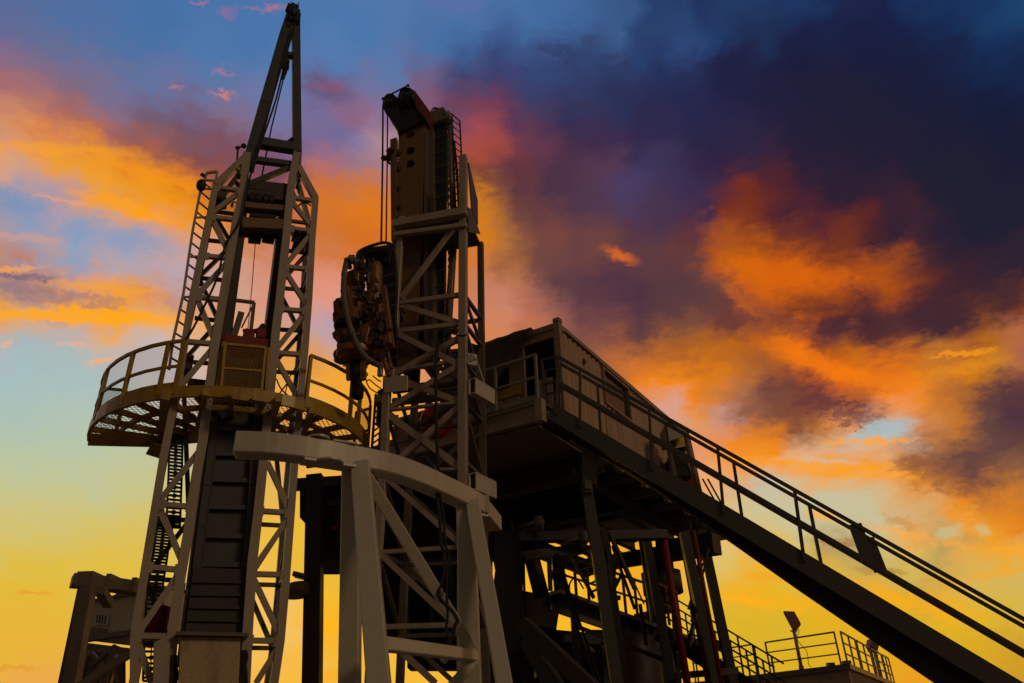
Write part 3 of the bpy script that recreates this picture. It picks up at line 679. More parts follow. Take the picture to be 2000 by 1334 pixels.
m = MB(); m.lathe(MP.p(559, 124, 0.1), mside, [(-.07, .02), (-.07, .11), (.07, .11), (.07, .02)], 14); m.beam(MP.p(559, 114, .1), MP.p(558, 134, .1), 0.1, 0.1, mside); m.lathe(MP.p(557, 131, 0.1), mside, [(-.09, .02), (-.09, .07), (.09, .07), (.09, .02)], 12)
m.build('block', black, hk)
m = MB(); m.hosep(smoothpath([MP.p(x, y, .1) for x, y in ((558, 134), (558, 141), (555, 148), (553, 154), (551, 152))], 4), 0.035, 7); m.build('hook', black, hk, smooth=True)

# ================================================================== ROUND YELLOW WORK PLATFORM ROUND THE MAST
zb = MP.p(440, 762, -0.6).z
def zp(x, y, dz=0): return atZ(x, y, zb + dz)
ring_px = [(172, 851), (184, 826), (206, 806), (236, 790), (280, 775), (335, 765), (390, 763), (440, 765), (490, 769), (540, 776), (590, 790), (635, 806), (675, 828), (705, 850), (722, 880)]
# fit a circle to the seen edge
A = []; B_ = []
for x, y in ring_px[2:]:
    p = zp(x, y); A.append((2 * p.x, 2 * p.y, 1)); B_.append(p.x ** 2 + p.y ** 2)
sol = np.linalg.lstsq(np.array(A), np.array(B_), rcond=None)[0]
RC = V((float(sol[0]), float(sol[1]), zb)); RAD = math.sqrt(float(sol[2]) + RC.x ** 2 + RC.y ** 2)
print('ring', tuple(RC), RAD, [round((zp(x, y) - RC).length, 2) for x, y in ring_px])
def ang(p): d = p - RC; return math.atan2(d.y, d.x)
def rp(t, dz=0, k=0): return RC + V((math.cos(t), math.sin(t), 0)) * (RAD + k + .17 * max(0, 1 - (t - t0) / .8) ** 1.5) + UP * dz
t0, t1 = ang(zp(172, 851)), ang(zp(724, 885))
if t0 > 0: t0 -= 2 * math.pi
if t1 < t0: t1 += 2 * math.pi
wp = thing('work_platform', V((RC.x, RC.y, zb)), 'semicircular yellow work platform with mesh guard rails hung round the left mast', 'platform')
NR = 22
ts = [t0 + (t1 - t0) * i / NR for i in range(NR + 1)]
m = MB()
for a, b in zip(ts, ts[1:]):
    q = [rp(a, 0, -.03), rp(b, 0, -.03), rp(b, 0, .03), rp(a, 0, .03)]
    m.hexa([v - UP * 0.12 for v in q] + [v + UP * 0.1 for v in q])
m.build('edge_band', yellow, wp)
# deck grating: two wings
m = MB()
Lc, Rc = rp(t0), rp(t1)
for a, b in zip(ts, ts[1:]):
    for (ka, kb) in ((-0.04, -1.55),):
        q = [rp(a, -.02, ka), rp(b, -.02, ka), rp(b, -.02, kb), rp(a, -.02, kb)]
        m.quad(q, [(v.x, v.y) for v in q])
m.build('deck_grating', grate, wp)
m = MB()
for a in [t0 + (t1 - t0) * i / 14 for i in range(15)]: m.beam(rp(a, -.09, -.03), rp(a, -.09, -1.55), 0.07, 0.1, UP.cross(rp(a) - RC))
for k in (-.5, -1.0, -1.5):
    for a, b in zip(ts, ts[1:]): m.beam(rp(a, -.1, k), rp(b, -.1, k), 0.05, 0.1)
m.build('deck_frame', yellow, wp)
# straight rear edge girders of the wings
m = MB()
m.beam(rp(t0, -.08), zp(312, 862, -.05), 0.06, 0.24); m.beam(zp(312, 862, -.05), zp(440, 850, -.05), 0.06, 0.2)
m.beam(rp(t1, -.05), zp(600, 905, -.05), 0.06, 0.22)
p = [zp(300, 892, -.3), zp(324, 896, -.3), zp(332, 760, -.15), zp(326, 760, -.15)]
m.beam(zp(324, 770, -.1), zp(316, 880, -.1), 0.16, 0.2); m.beam(zp(545, 776, -.1), zp(520, 850, -.1), 0.12, 0.16); m.beam(zp(610, 800, -.1), zp(590, 850, -.1), 0.12, 0.14)
m.beam(zp(402, 765, -.1), zp(384, 845, -.1), 0.1, 0.14)
m.build('deck_girder', yellow, wp)
m = MB(); c = zp(470, 775, -.12); m.prism([c + mside * a + UP * b for a, b in ((-.2, .1), (.2, .1), (.2, -.02), (.12, -.1), (-.12, -.1), (-.2, -.02))], -mdep * 0.1); m.build('lift_bracket', yellow, wp)
# guard rails: two runs with posts, top and mid rails, mesh infill
def tx(x, y): return ang(zp(x, y))
def norm(a):
    while a < t0 - 1e-3: a += 2 * math.pi
    return a
RH = 1.05
runL = (t0, norm(tx(338, 764))); runR = (norm(tx(596, 792)), t1)
print('runs', t0, t1, runL, runR)
m = MB(); mm = MB()
for (a0, a1), nn in ((runL, 9), (runR, 9)):
    tt = [a0 + (a1 - a0) * i / nn for i in range(nn + 1)]
    for a, b in zip(tt, tt[1:]):
        m.beam(rp(a, RH), rp(b, RH), 0.05, 0.06, None, .01); m.beam(rp(a, RH * .5), rp(b, RH * .5), 0.04, 0.05, None, .01); m.beam(rp(a, .14), rp(b, .14), 0.012, 0.12)
m.build('rail_bar', yellow, wp)
def mpanel(a0, a1, n=4):
    q = MB(); ll = 0
    for i in range(n):
        a, b = a0 + (a1 - a0) * i / n, a0 + (a1 - a0) * (i + 1) / n; w = RAD * (b - a)
        q.quad([rp(a, .1, -.035), rp(b, .1, -.035), rp(b, RH, -.035), rp(a, RH, -.035)], [(ll, 0), (ll + w, 0), (ll + w, RH), (ll, RH)]); ll += w
    q.build('mesh_panel', fmesh, wp)
mpanel(runL[0], runL[1], 9); mpanel(runR[0] + (runR[1] - runR[0]) * .42, runR[1], 5)
for (a0, a1), fr in ((runL, (0, .3, .62, .9, 1)), (runR, (0, .42, .55, .95))):
    for f_ in fr:
        q = MB(); a = a0 + (a1 - a0) * f_; q.beam(rp(a, -.05), rp(a, RH), 0.07, 0.06, rp(a) - RC); q.build('rail_post', yellow, wp)
# return panels from the ring ends back to the mast
m = MB()
for (A_, B2) in ((rp(t0), zp(312, 862)), (rp(t1), zp(640, 905))):
    B2 = V((B2.x, B2.y, zb)); m.quad([A_ + UP * .0, A_.lerp(B2, .35), A_.lerp(B2, .35) + UP * RH, A_ + UP * RH], [(0, 0), (.9, 0), (.9, RH), (0, RH)])
m.build('mesh_panel', ymesh, wp)
m = MB()
for (A_, B2) in ((rp(t0), zp(312, 862)), (rp(t1), zp(640, 905))):
    B2 = A_.lerp(V((B2.x, B2.y, zb)), .35)
    m.beam(A_ + UP * RH, B2 + UP * RH, .05, .05); m.beam(A_ + UP * RH * .5, B2 + UP * RH * .5, .04, .05); m.beam(B2, B2 + UP * RH, .06, .06)
m.build('rail_bar', yellow, wp)
m = MB(); m.beam(zp(318, 860, -.15), zp(300, 890, -.35), .3, .06, mside); m.prism([zp(302, 868, -.1), zp(322, 868, -.1), zp(326, 868, -.5), zp(300, 866, -.4)], mdep * .05); m.build('support_bracket', yellow, wp)

# the caged carriage between the legs
cg = thing('carriage_guard', MP.p(480, 762, -.25), 'yellow mesh guard frame standing between the mast legs on the round platform', 'guard')
m = MB()
c4 = [MP.p(440, 672, -.2), MP.p(519, 679, -.2), MP.p(511, 762, -.2), MP.p(432, 758, -.2)]
q = MB(); q.quad(c4, [(0, .95), (.8, .95), (.8, 0), (0, 0)]); q.build('mesh_panel', ymesh, cg)
for a, b in zip(c4, c4[1:] + c4[:1]): m.beam(a, b, 0.05, 0.05, mdep)
m.beam(MP.p(436, 719, -.2), MP.p(515, 725, -.2), 0.04, 0.04, mdep)
m.beam(MP.p(437, 668, -.1), MP.p(425, 758, -.1), 0.06, 0.06, mdep); m.beam(MP.p(526, 680, -.1), MP.p(520, 766, -.1), 0.06, 0.06, mdep)
m.build('guard_frame', yellow, cg)
car = thing('carriage', MP.p(480, 750, .4), 'red and black winch carriage behind the yellow mesh guard, with a small davit arm', 'winch')
m = MB()
m.beam(MP.p(434, 676, .3), MP.p(520, 684, .3), 0.22, 0.6, UP)
for (a, b, w) in (((474, 660), (496, 662), .2), ((500, 655), (518, 657), .22), ((455, 665), (470, 667), .1)): m.beam(MP.p(*a, .2), MP.p(*b, .2), w, .3, UP)
m.tube(MP.p(474, 645, .2), MP.p(497, 650, .2), 0.04); m.beam(MP.p(478, 648, .2), MP.p(495, 652, .2), .08, .2, UP)
m.build('motor_housing', red, car, bev=0.02)
m = MB()
p = [MP.p(448, 690, .25), MP.p(512, 694, .25), MP.p(506, 758, .25), MP.p(440, 756, .25)]
m.hexa(p + [k + mdep * .3 for k in p]); m.beam(MP.p(492, 648, .2), MP.p(502, 646, .2), .06, .1, UP)
for (x, y, r) in ((511, 646, .09), (514, 640, .05), (506, 650, .06), (516, 652, .07)): m.lathe(MP.p(x, y, .1), mdep, [(-.04, r * .5), (-.04, r), (.04, r), (.04, r * .5)], 12)
m.hosep(smoothpath([MP.p(x, y, .1) for x, y in ((506, 650), (509, 636), (516, 634), (518, 645))], 4), .018, 6)
m.build('machinery', black, car)
m = MB(); m.beam(MP.p(496, 592, .2), MP.p(490, 645, .2), .07, .07); m.beam(MP.p(448, 585, .2), MP.p(497, 591, .2), .06, .06); m.beam(MP.p(494, 596, .2), MP.p(472, 640, .2), .03, .03)
m.beam(MP.p(471, 612, .2), MP.p(456, 660, .2), .14, .12); m.beam(MP.p(475, 614, .2), MP.p(447, 660, .2), .03, .03); m.build('davit_arm', dull, car)
m = MB(); m.beam(MP.p(362, 712, .5), MP.p(376, 714, .5), .3, .3, UP); m.beam(MP.p(366, 750, .5), MP.p(400, 754, .5), .12, .3, UP); m.build('tool_box', dark, car)
m = MB(); m.hosep(smoothpath([MP.p(x, y, .3) for x, y in ((555, 728), (562, 745), (552, 760), (545, 770))], 5), .015, 6); m.hosep(smoothpath([MP.p(x, y, .3) for x, y in ((578, 716), (565, 738), (560, 755), (556, 775))], 5), .012, 6)
m.hosep(smoothpath([MP.p(x, y, .3) for x, y in ((540, 740), (548, 758), (562, 772), (570, 775))], 5), .015, 6)
tag(m.build('cable_loop', rubber, smooth=True), 'loose cable loops hanging inside the right mast leg just above the platform', 'cable')

# ================================================================== CENTRAL LATTICE TOWER
TP = Plane(896, 700, 14.0, 102)
td = TP.n; tside = TP.d
if tside.x < 0: tside = -tside
T = lambda x, y, o=0: TP.p(x, y, o)
tow = thing('lattice_tower', V((T(820, 1300).x, T(820, 1300).y + .6, 0)), 'off-white square lattice tower with crossed braces, standing beside the cabin and behind the curved beam', 'tower')
CL_ = [(786, 425), (781, 480), (772, 640), (764, 740)]
CL2 = [(757, 735), (752, 860), (744, 1000), (738, 1080), (730, 1200), (722, 1334), (712, 1560)]
CR_ = [(905, 306), (905, 420), (904, 700), (904, 1000), (904, 1334), (904, 1560)]
TD = 1.15
m = MB(); m.path([T(*c) for c in CL_], 0.13, 0.13, tside); m.build('front_chord', white, tow, bev=.006)
m = MB(); m.path([T(*c) for c in CL2], 0.15, 0.14, tside); m.build('front_chord', white, tow, bev=.006)
m = MB(); m.path([T(*c) for c in CR_], 0.17, 0.17, tside); m.build('front_chord', white, tow, bev=.006)
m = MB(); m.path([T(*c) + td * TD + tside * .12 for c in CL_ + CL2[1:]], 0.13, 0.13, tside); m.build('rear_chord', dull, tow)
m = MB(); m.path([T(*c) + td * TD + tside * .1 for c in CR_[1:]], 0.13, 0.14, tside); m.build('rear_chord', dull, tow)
FB = [((781, 592), (900, 576), .1), ((777, 647), (899, 633), .1), ((770, 724), (900, 704), .07), ((752, 802), (911, 785), .05), ((746, 917), (912, 917), .05), ((735, 1079), (900, 1069), .07), ((728, 1225), (900, 1220), .08),
      ((783, 583), (893, 436), .1), ((781, 596), (899, 632), .12), ((776, 652), (900, 714), .12), ((768, 733), (898, 660), .12), ((788, 745), (900, 786), .12), ((757, 800), (900, 712), .12),
      ((756, 808), (900, 914), .13), ((770, 905), (899, 793), .12), ((756, 935), (898, 1062), .1), ((745, 1084), (880, 1210), .1), ((760, 1250), (850, 1334), .1)]
m = MB()
for i, (p, q, w) in enumerate(FB): m.beam(T(*p, .01 * (i % 3)), T(*q, .01 * (i % 3)), 0.09, w, td)
m.build('front_bracing', white, tow)
m = MB()
for i, (p, q, w) in enumerate(FB):
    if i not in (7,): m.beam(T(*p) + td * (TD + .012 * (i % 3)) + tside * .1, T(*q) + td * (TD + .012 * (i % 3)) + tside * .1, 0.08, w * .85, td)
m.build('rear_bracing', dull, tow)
m = MB(); k = 0
zs = [T(*p).z for p, q, w in FB[:7]]
cr = lambda z: next((T(*a).lerp(T(*b), (T(*a).z - z) / (T(*a).z - T(*b).z)) for a, b in zip(CR_, CR_[1:]) if T(*b).z <= z <= T(*a).z), T(*CR_[-1]))
clf = lambda z: next((T(*a).lerp(T(*b), (T(*a).z - z) / (T(*a).z - T(*b).z)) for a, b in zip(CL_ + CL2, (CL_ + CL2)[1:]) if T(*b).z <= z <= T(*a).z), T(*CL2[-1]))
for z0, z1 in zip(zs, zs[1:]):
    for fn in (cr, clf):
        a, b = fn(z0), fn(z1); k += 1
        m.beam(a, a + td * TD + tside * .1, .07, .08, UP); m.beam(a, b + td * TD + tside * .1, .06, .08, tside)
m.build('side_bracing', dull, tow)
m = MB()
p = [T(750, 733, -.09), T(796, 733, -.09), T(796, 762, -.09), T(750, 767, -.09)]; m.hexa(p + [q + td * .03 for q in p]); m.build('gusset_plate', beamw, tow, bev=.004)
m = MB(); m.beam(T(744, 708, 0), T(742, 735, 0), .1, .1, tside); m.beam(T(759, 710, 0), T(757, 733, 0), .1, .1, tside); m.build('hinge_lug', white, tow, bev=.01)
# head platform with its skirt
m = MB()
m.beam(T(768, 440, -.12), T(912, 414, -.12), .2, .2, UP); m.beam(T(770, 459, -.1), T(912, 440, -.1), .12, .12, UP)
m.beam(T(768, 440, TD), T(912, 414, TD), .2, .15, UP)
m.build('head_beam', white, tow, bev=.008)
m = MB()
a, b = T(772, 446, 0), T(914, 421, 0)
m.hexa([a, b, b + td * TD, a + td * TD] + [v - UP * .03 for v in (a, b, b + td * TD, a + td * TD)])
m.build('head_plate', dull, tow)
m = MB()
a = T(914, 412, -.1); b = a + td * 1.45
p = [T(913, 405, -.05), T(921, 410, 1.0), T(937, 458, 1.0), T(914, 452, -.05)]
m.hexa(p + [q + tside * .02 for q in p]); m.build('skirt_plate', dull, tow)
m = MB(); a = T(913, 318, .6); b = T(920, 415, .6); c2 = b + td * .5; m.prism([a, b, c2, c2 + UP * .75], tside * .04); m.build('wing_plate', dull, tow)
# hollow arms sticking out low on the right side
m = MB()
for (x, y) in ((914, 755), (914, 941)):
    a = T(x, y, .0) + tside * .08; b = a + td * .6 + tside * .25 - UP * .02
    for (du, dv, w, h) in ((0, .16, .16, .025), (0, -.16, .16, .025), (-.07, 0, .025, .32), (.07, 0, .025, .32)):
        m.beam(a + tside * du + UP * dv, b + tside * du + UP * dv, w, h, tside)
m.build('hollow_arm', beamw, tow)
m = MB()
for (x, y) in ((914, 755), (914, 941)):
    a = T(x, y, .0) + tside * .08; m.beam(a + td * .03, a + td * .5 + tside * .2 - UP * .02, .11, .29, tside)
m.build('arm_inner_shade', black, tow)  # solid black block painted in for the shade inside each arm
m = MB(); m.beam(T(912, 702), T(930, 705, .1), .25, .1, UP); m.beam(T(928, 705, .1), T(943, 750, .9), .08, .1); m.beam(T(918, 700, .1), T(924, 710, .1), .2, .3, UP); m.build('bracket', beamw, tow)

# ---- telescopic box mast inside the tower
mst = thing('box_mast', V((T(810, 600, .6).x, T(810, 600, .6).y, 3.0)), 'weathered steel box mast with three round holes rising through the lattice tower', 'mast')
BM = lambda x, y, o=.35: TP.p(x, y, o)
def slab(m, pts, dep, o=.35):
    p = [BM(x, y, o) for x, y in pts]; return m.hexa(p + [q + td * dep for q in p])
# front plate with real round holes
bmh = bmesh.new()
top, bot = 236, 720
pl = [BM(779, 262), BM(831, 237), BM(831, 720), BM(781, 720)]
ex = (pl[1] - pl[0]); 
def hole_plate():
    m = MB(); O = BM(781, 720); X = tside; 
    xl, xr = (pl[0] - O).dot(X), (pl[1] - O).dot(X)
    holes = []
    for (x, y) in ((801, 262), (801, 294), (801, 320)):
        h = BM(x, y); holes.append(((h - O).dot(X), h.z))
    zt, ztr = pl[0].z, pl[1].z
    r = .125; n = 20
    P = lambda u, z: O + X * u + UP * (z - O.z)
    w0, w1 = xl, xr
    prevz = O.z
    hs = sorted(holes, key=lambda h: h[1])
    for (u, z) in hs:
        lo, hi = z - .19, z + .19
        m.add([P(w0, prevz), P(w1, prevz), P(w1, lo), P(w0, lo)], [(0, 1, 2, 3)])
        outer = []; inner = []
        for k in range(n):
            t = 2 * math.pi * (k + .5) / n; c, s_ = math.cos(t), math.sin(t)
            sc_ = min(((w1 - u) if c > 0 else (u - w0)) / max(abs(c), 1e-6), .19 / max(abs(s_), 1e-6))
            outer.append(P(u + c * sc_, z + s_ * sc_)); inner.append(P(u + c * r, z + s_ * r))
        m.add(outer + inner, [(k, (k + 1) % n, n + (k + 1) % n, n + k) for k in range(n)])
        m.add(inner + [v + td * .1 for v in inner], [(k, (k + 1) % n, n + (k + 1) % n, n + k) for k in range(n)])
        cs = [P(w0, lo), P(w1, lo), P(w1, hi), P(w0, hi)]
        for i_ in range(4):                         # corner fill
            c_ = cs[i_]; ne = sorted(outer, key=lambda v: (v - c_).length)[:2]; m.add([c_, ne[0], ne[1]], [(0, 1, 2)])
        prevz = hi
    m.add([P(w0, prevz), P(w1, prevz), P(w1, ztr), P(w0, zt)], [(0, 1, 2, 3)])
    return m
h_ = hole_plate(); h_.pc = h_.pc[:1]; h_.build('front_plate', rusty, mst)
m = MB(); slab(m, ((779, 262), (783, 260), (783, 720), (779, 720)), .9, .352); slab(m, ((828, 238), (832, 236), (832, 720), (828, 720)), .9, .352); slab(m, ((779, 262), (832, 236), (832, 240), (779, 266)), .9, .352); slab(m, ((779, 262), (832, 236), (832, 720), (779, 720)), .03, 1.2)
m.pc = [(0, len(m.v), 0, len(m.f))]; m.build('side_plate', dull, mst)
m = MB()
for x in (785, 820):
    for y in range(344, 560, 7): m.ball(BM(x, y, .345), .012, 6)
m.pc = [(0, len(m.v), 0, len(m.f))]; m.build('bolt_row', dull, mst)
m = MB(); slab(m, ((835, 242), (845, 240), (845, 720), (837, 720)), .5, .55); m.build('edge_channel', dull, mst)
m = MB(); slab(m, ((762, 272), (774, 268), (774, 470), (764, 470)), .12, .3); m.build('guide_post', rusty, mst)
m = MB()
for y in (300, 330, 368, 405, 428): m.beam(BM(772, y, .35), BM(782, y + 2, .35), .1, .08, UP)
m.build('guide_clip', dark, mst)
m = MB(); m.beam(BM(760, 296, .3), BM(766, 300, .3), .15, .2, UP); m.beam(BM(746, 309, .2), BM(764, 309, .2), .1, .1); m.beam(BM(750, 313, .2), BM(762, 297, .2), .04, .05); m.tube(BM(756, 310, .2), BM(761, 320, .2), .03); m.build('rope_guide', black, mst)
# crown: two big sheaves with cheek plates
m = MB()
ax = (tside * .96 - td * .1 - UP * .15).normalized()
sh1, sh2 = BM(765, 208, .3), BM(798, 200, .3)
m.lathe(sh1, ax, [(-.12, .05), (-.12, .24), (-.06, .2), (.06, .2), (.12, .24), (.12, .05)], 28); m.lathe(sh2, ax, [(-.13, .05), (-.13, .3), (-.04, .26), (.04, .26), (.13, .3), (.13, .05)], 28)
m.prism([BM(x, y, .15) for x, y in ((747, 202), (749, 190), (756, 183), (766, 182), (777, 191), (781, 240), (776, 253), (758, 226))], td * .3)
m.prism([BM(x, y, .25) for x, y in ((777, 188), (781, 177), (792, 170), (801, 172), (812, 190), (831, 233), (779, 259))], td * .4)
m.build('crown_sheave', black, mst)
m = MB()
p = [BM(x, y, .2) for x, y in ((800, 171), (811, 178), (843, 222), (833, 235), (815, 212), (803, 188))]; m.prism(p, td * .3)
m.build('cheek_plate', rustred, mst)
m = MB(); m.lathe(BM(808, 192, .15), ax, [(-.03, .02), (-.03, .09), (-.01, .11), (.02, .11), (.02, .02)], 20); m.build('axle_hub', dark, mst, smooth=True)
m = MB(); slab(m, ((776, 258), (834, 232), (836, 238), (778, 265)), .95, .33); m.beam(BM(834, 236, .5), BM(872, 221, .6), .4, .12, UP); m.beam(BM(868, 222, .6), BM(876, 232, .7), .2, .2, UP); m.build('crown_frame', dull, mst)
m = MB(); m.beam(BM(748, 192, .2), BM(797, 167, .2), .03, .03); m.beam(BM(797, 167, .2), BM(806, 180, .2), .02, .02); m.ball(BM(748, 193, .2), .04); m.ball(BM(797, 167, .2), .04); m.build('spreader_bar', black, mst)
m = MB()
for k in range(4): m.hosep(smoothpath([BM(x, y, .6) for x, y in ((842 + k * 5, 226), (844 + k * 5, 214 + k), (852 + k * 5, 211 + k), (856 + k * 4, 222))], 5), .022, 6)
m.build('service_hose', rubber, mst, smooth=True)
# hanging service loops: a fan of dark hoses with white spreader bars
hb = thing('service_loop', BM(855, 600, .9), 'curtain of black hoses with thin spreader bars hanging inside the lattice tower', 'hoses')
m = MB(); k = 0
for i in range(11):
    f_ = i / 10
    m.hosep([BM(845 + 26 * f_, 232 + 2 * f_, .75), BM(846 + 26 * f_, 330, .8), BM(844 + 26 * f_, 440, .85), BM(842 + 27 * f_, 560, .9), BM(838 + 27 * f_, 670, .95), BM(824 + 30 * f_, 715, .95)], .036, 6)
m.pc = [(0, len(m.v), 0, len(m.f))]; m.build('hose', rubber, hb, smooth=True)
m = MB()
for i in range(15): y = 268 + i * 29; m.beam(BM(845, y + 6, .7), BM(871, y - 5, .7), .025, .02)
m.build('spreader_bar', dull, hb)
m = MB(); m.tube(BM(878, 240, .9), BM(884, 440, .95), .055, 10); m.tube(BM(888, 440, 1.), BM(872, 690, 1.1), .09, 12); m.tube(BM(872, 250, .9), BM(876, 430, .9), .02, 6)
m.build('riser_pipe', dull, hb, smooth=True)
m = MB()
for x0, x1 in ((875, 878), (872, 868)):
    pts = [BM(x0 + (x1 - x0) * i / 60 + (1.2 if i % 2 else -1.2), 262 + i * 7.2, .85) for i in range(61)]; m.hosep(pts, .022, 5)
m.pc = [(0, len(m.v), 0, len(m.f))]; m.build('drag_chain', dull, hb)
# crown ladder cage on the right
cl2 = thing('crown_ladder', BM(890, 420, 1.1), 'thin caged ladder at the top right corner of the box mast', 'ladder')
m = MB(); m.path([BM(882, 222, 1.), BM(885, 300, 1.), BM(890, 420, 1.)], .05, .05); m.path([BM(898, 236, 1.), BM(901, 300, 1.), BM(904, 420, 1.)], .035, .035); m.beam(BM(882, 222, 1.), BM(898, 237, 1.), .03, .03); m.path([BM(887, 280, 1.1), BM(892, 330, 1.1), BM(897, 420, 1.1)], .04, .06)
m.build('ladder_rail', dark, cl2)
m = MB()
for y in range(236, 415, 13): f_ = (y - 222) / 200; m.beam(BM(882 + 8 * f_, y - 3, 1.), BM(898 + 6 * f_, y + 10, 1.), .022, .022)
m.build('ladder_rung', dark, cl2)
m = MB()
for (x, y, r) in ((875, 238, .1), (872, 250, .08), (880, 262, .09), (885, 278, .07), (884, 360, .06), (886, 330, .05)): m.ball(BM(x, y, .95), r)
m.beam(BM(868, 236, .8), BM(880, 244, .9), .12, .1); m.build('hose_clamp', black, cl2, smooth=True)
# the long lifting ropes left of the box mast
for i, (xa, xb, r) in enumerate(((748, 744.5, .026), (757, 754, .02))):
    m = MB(); m.hosep([BM(xa, 205, .2), BM(xa - .8, 320, .2), BM(xb, 475, .2)], r, 6)
    tag(m.build('wire_rope', rubber), ('outer', 'inner')[i] + ' one of the two straight hoist ropes hanging left of the box mast', 'rope', 'hoist ropes left of the box mast')

# ---- the top drive: yellow rotary head hanging at the left of the tower
DP = Plane(712, 650, 13.4, 102)
D_ = lambda x, y, o=0: DP.p(x, y, o)
drv = thing('rotary_head', D_(700, 720), 'battered orange rotary drilling head hanging in front of the tower beside a wrapped grey hose', 'drilling head')
def sy(x, y, o=0): return D_(x, y, o)
pxm = (D_(701, 640) - D_(700, 640)).length      # metres per pixel there
m = MB(); c = sy(694, 706)
m.lathe(c, UP, [(0, 26 * pxm), (.08, 30 * pxm), (.1, 34 * pxm), (.38, 33 * pxm), (.4, 29 * pxm), (.5, 26 * pxm), (.52, 12 * pxm)], 26); m.build('gear_case', orange, drv, bev=.01)
m = MB(); c = sy(686, 640)
m.lathe(c, UP, [(0, 10 * pxm), (.05, 24 * pxm), (.3, 30 * pxm), (.34, 26 * pxm), (.72, 24 * pxm), (.76, 20 * pxm), (1.1, 18 * pxm), (1.3, 17 * pxm)], 22); m.lathe(sy(662, 612), UP, [(0, 7 * pxm), (.05, 10 * pxm), (.3, 10 * pxm), (.34, 7 * pxm)], 14)
m.lathe(sy(728, 620, .1), UP, [(-.3, 8 * pxm), (0, 22 * pxm), (.5, 20 * pxm), (.6, 14 * pxm), (1.2, 13 * pxm), (1.35, 9 * pxm)], 18)
m.build('motor_body', orange, drv, bev=.01)
m = MB(); m.lathe(sy(684, 642), UP, [(-.02, 28 * pxm), (.06, 30 * pxm), (.1, 28 * pxm)], 22); m.lathe(sy(698, 676, .0), UP, [(-.1, 34 * pxm), (.0, 36 * pxm), (.06, 30 * pxm), (.2, 20 * pxm), (.4, 16 * pxm)], 22); m.lathe(sy(708, 660, .2), UP, [(-.2, 20 * pxm), (.8, 24 * pxm)], 14); m.build('bearing_ring', black, drv)
m = MB()
# link arms and clevises
for (pp, dz) in ((((650, 588), (662, 584), (664, 618), (652, 622)), .2), (((654, 604), (649, 612), (650, 628), (662, 632), (672, 622)), .15), (((668, 560), (680, 556), (682, 585), (666, 588)), .2), (((690, 516), (702, 514), (700, 548), (690, 550)), .2), (((706, 640), (722, 634), (716, 668), (704, 672)), .12), (((744, 560), (752, 556), (764, 640), (754, 644)), .12), (((657, 676), (664, 668), (670, 676), (668, 690), (658, 692)), .1)):
    m.prism([sy(x, y, -.28) for x, y in pp], DP.n * dz)
m.prism([sy(660, 640, -.2), sy(676, 640, -.2), sy(684, 656, -.2), sy(672, 662, -.2), sy(650, 660, -.2), sy(648, 650, -.2)], DP.n * .25)
m.prism([sy(700, 640, -.25), sy(726, 625, -.25), sy(744, 628, -.25), sy(740, 650, -.25), sy(722, 672, -.25), sy(700, 672, -.25)], DP.n * .2)
m.prism([sy(734, 612, -.2), sy(752, 606, -.2), sy(760, 640, -.2), sy(764, 670, -.2), sy(746, 668, -.2), sy(738, 640, -.2)], DP.n * .25)
m.lathe(sy(662, 698, -.1), DP.n, [(0, 4 * pxm), (0, 9 * pxm), (.14, 9 * pxm), (.14, 4 * pxm)], 16); m.lathe(sy(732, 682, -.1), DP.n, [(0, 3 * pxm), (0, 8 * pxm), (.2, 8 * pxm), (.2, 3 * pxm)], 14)
m.tube(sy(742, 676, .1), sy(760, 735, .2), .06, 8); m.tube(sy(752, 670, .2), sy(764, 720, .2), .05, 8); m.tube(sy(733, 520, .1), sy(722, 600, .1), .03, 8)
m.build('link_arm', orange, drv, bev=.01)
m = MB()
m.hosep(smoothpath([sy(x, y, -.05) for x, y in ((656, 698), (655, 690), (661, 684), (669, 688), (668, 700), (660, 706), (655, 702))], 4), .045, 8); m.build('shackle', orange, drv, smooth=True)
m = MB()
for (x0, x1) in ((681, 682), (709, 710)): m.beam(sy(x0, 705), sy(x1, 742), .08, .1)
m.build('guide_leg', yellow, drv)
m = MB(); m.tube(sy(693, 708), sy(695, 748), .1, 16); m.tube(sy(694, 716, -.0), sy(696, 736), .11, 16); m.lathe(sy(697, 780), UP, [(0, .05), (.04, .12), (.25, .13), (.3, .08), (.6, .06)], 16); m.build('quill', black, drv, smooth=True)
m = MB()
random.seed(3)
for i in range(14):
    x = 714 + i * 4.2; m.hosep(smoothpath([sy(x - 10, 500 + abs(i - 4) * 2, .15), sy(x - 4, 488 - i * .7, .2), sy(x + 2, 505, .2), sy(x + 5, 560, .25), sy(x + 9 - i * .5, 620, .3), sy(x + 14 - i * .6, 670, .35), sy(x + 24 - i * 1.6, 716, .5)], 5), .042, 6)
m.pc = [(0, len(m.v), 0, len(m.f))]; m.build('hydraulic_hose', rubber, drv, smooth=True)
m = MB()
for i in range(10): y = 540 + i * 20; m.beam(sy(736 + i * 2.2, y + 5, .12), sy(770 + i * 1.0, y - 6, .12), .016, .016)
m.build('spreader_bar', dull, drv)
m = MB()
for (pts, r) in (([(697, 505), (701, 492), (720, 482), (750, 474), (772, 480)], .035), ([(699, 507), (706, 498), (730, 490), (760, 484)], .03), ([(700, 500), (712, 490), (740, 483), (768, 488)], .02), ([(709, 500), (710, 560), (706, 600)], .03), ([(721, 505), (721, 560), (716, 590)], .02), ([(703, 540), (724, 560), (716, 580), (700, 600)], .02), ([(655, 628), (655, 640)], .012), ([(673, 630), (674, 650)], .012), ([(712, 545), (730, 560), (745, 600)], .03), ([(718, 575), (728, 600), (742, 605), (748, 612)], .025)):
    m.hosep(smoothpath([sy(x, y, .02) for x, y in pts], 5), r, 7)
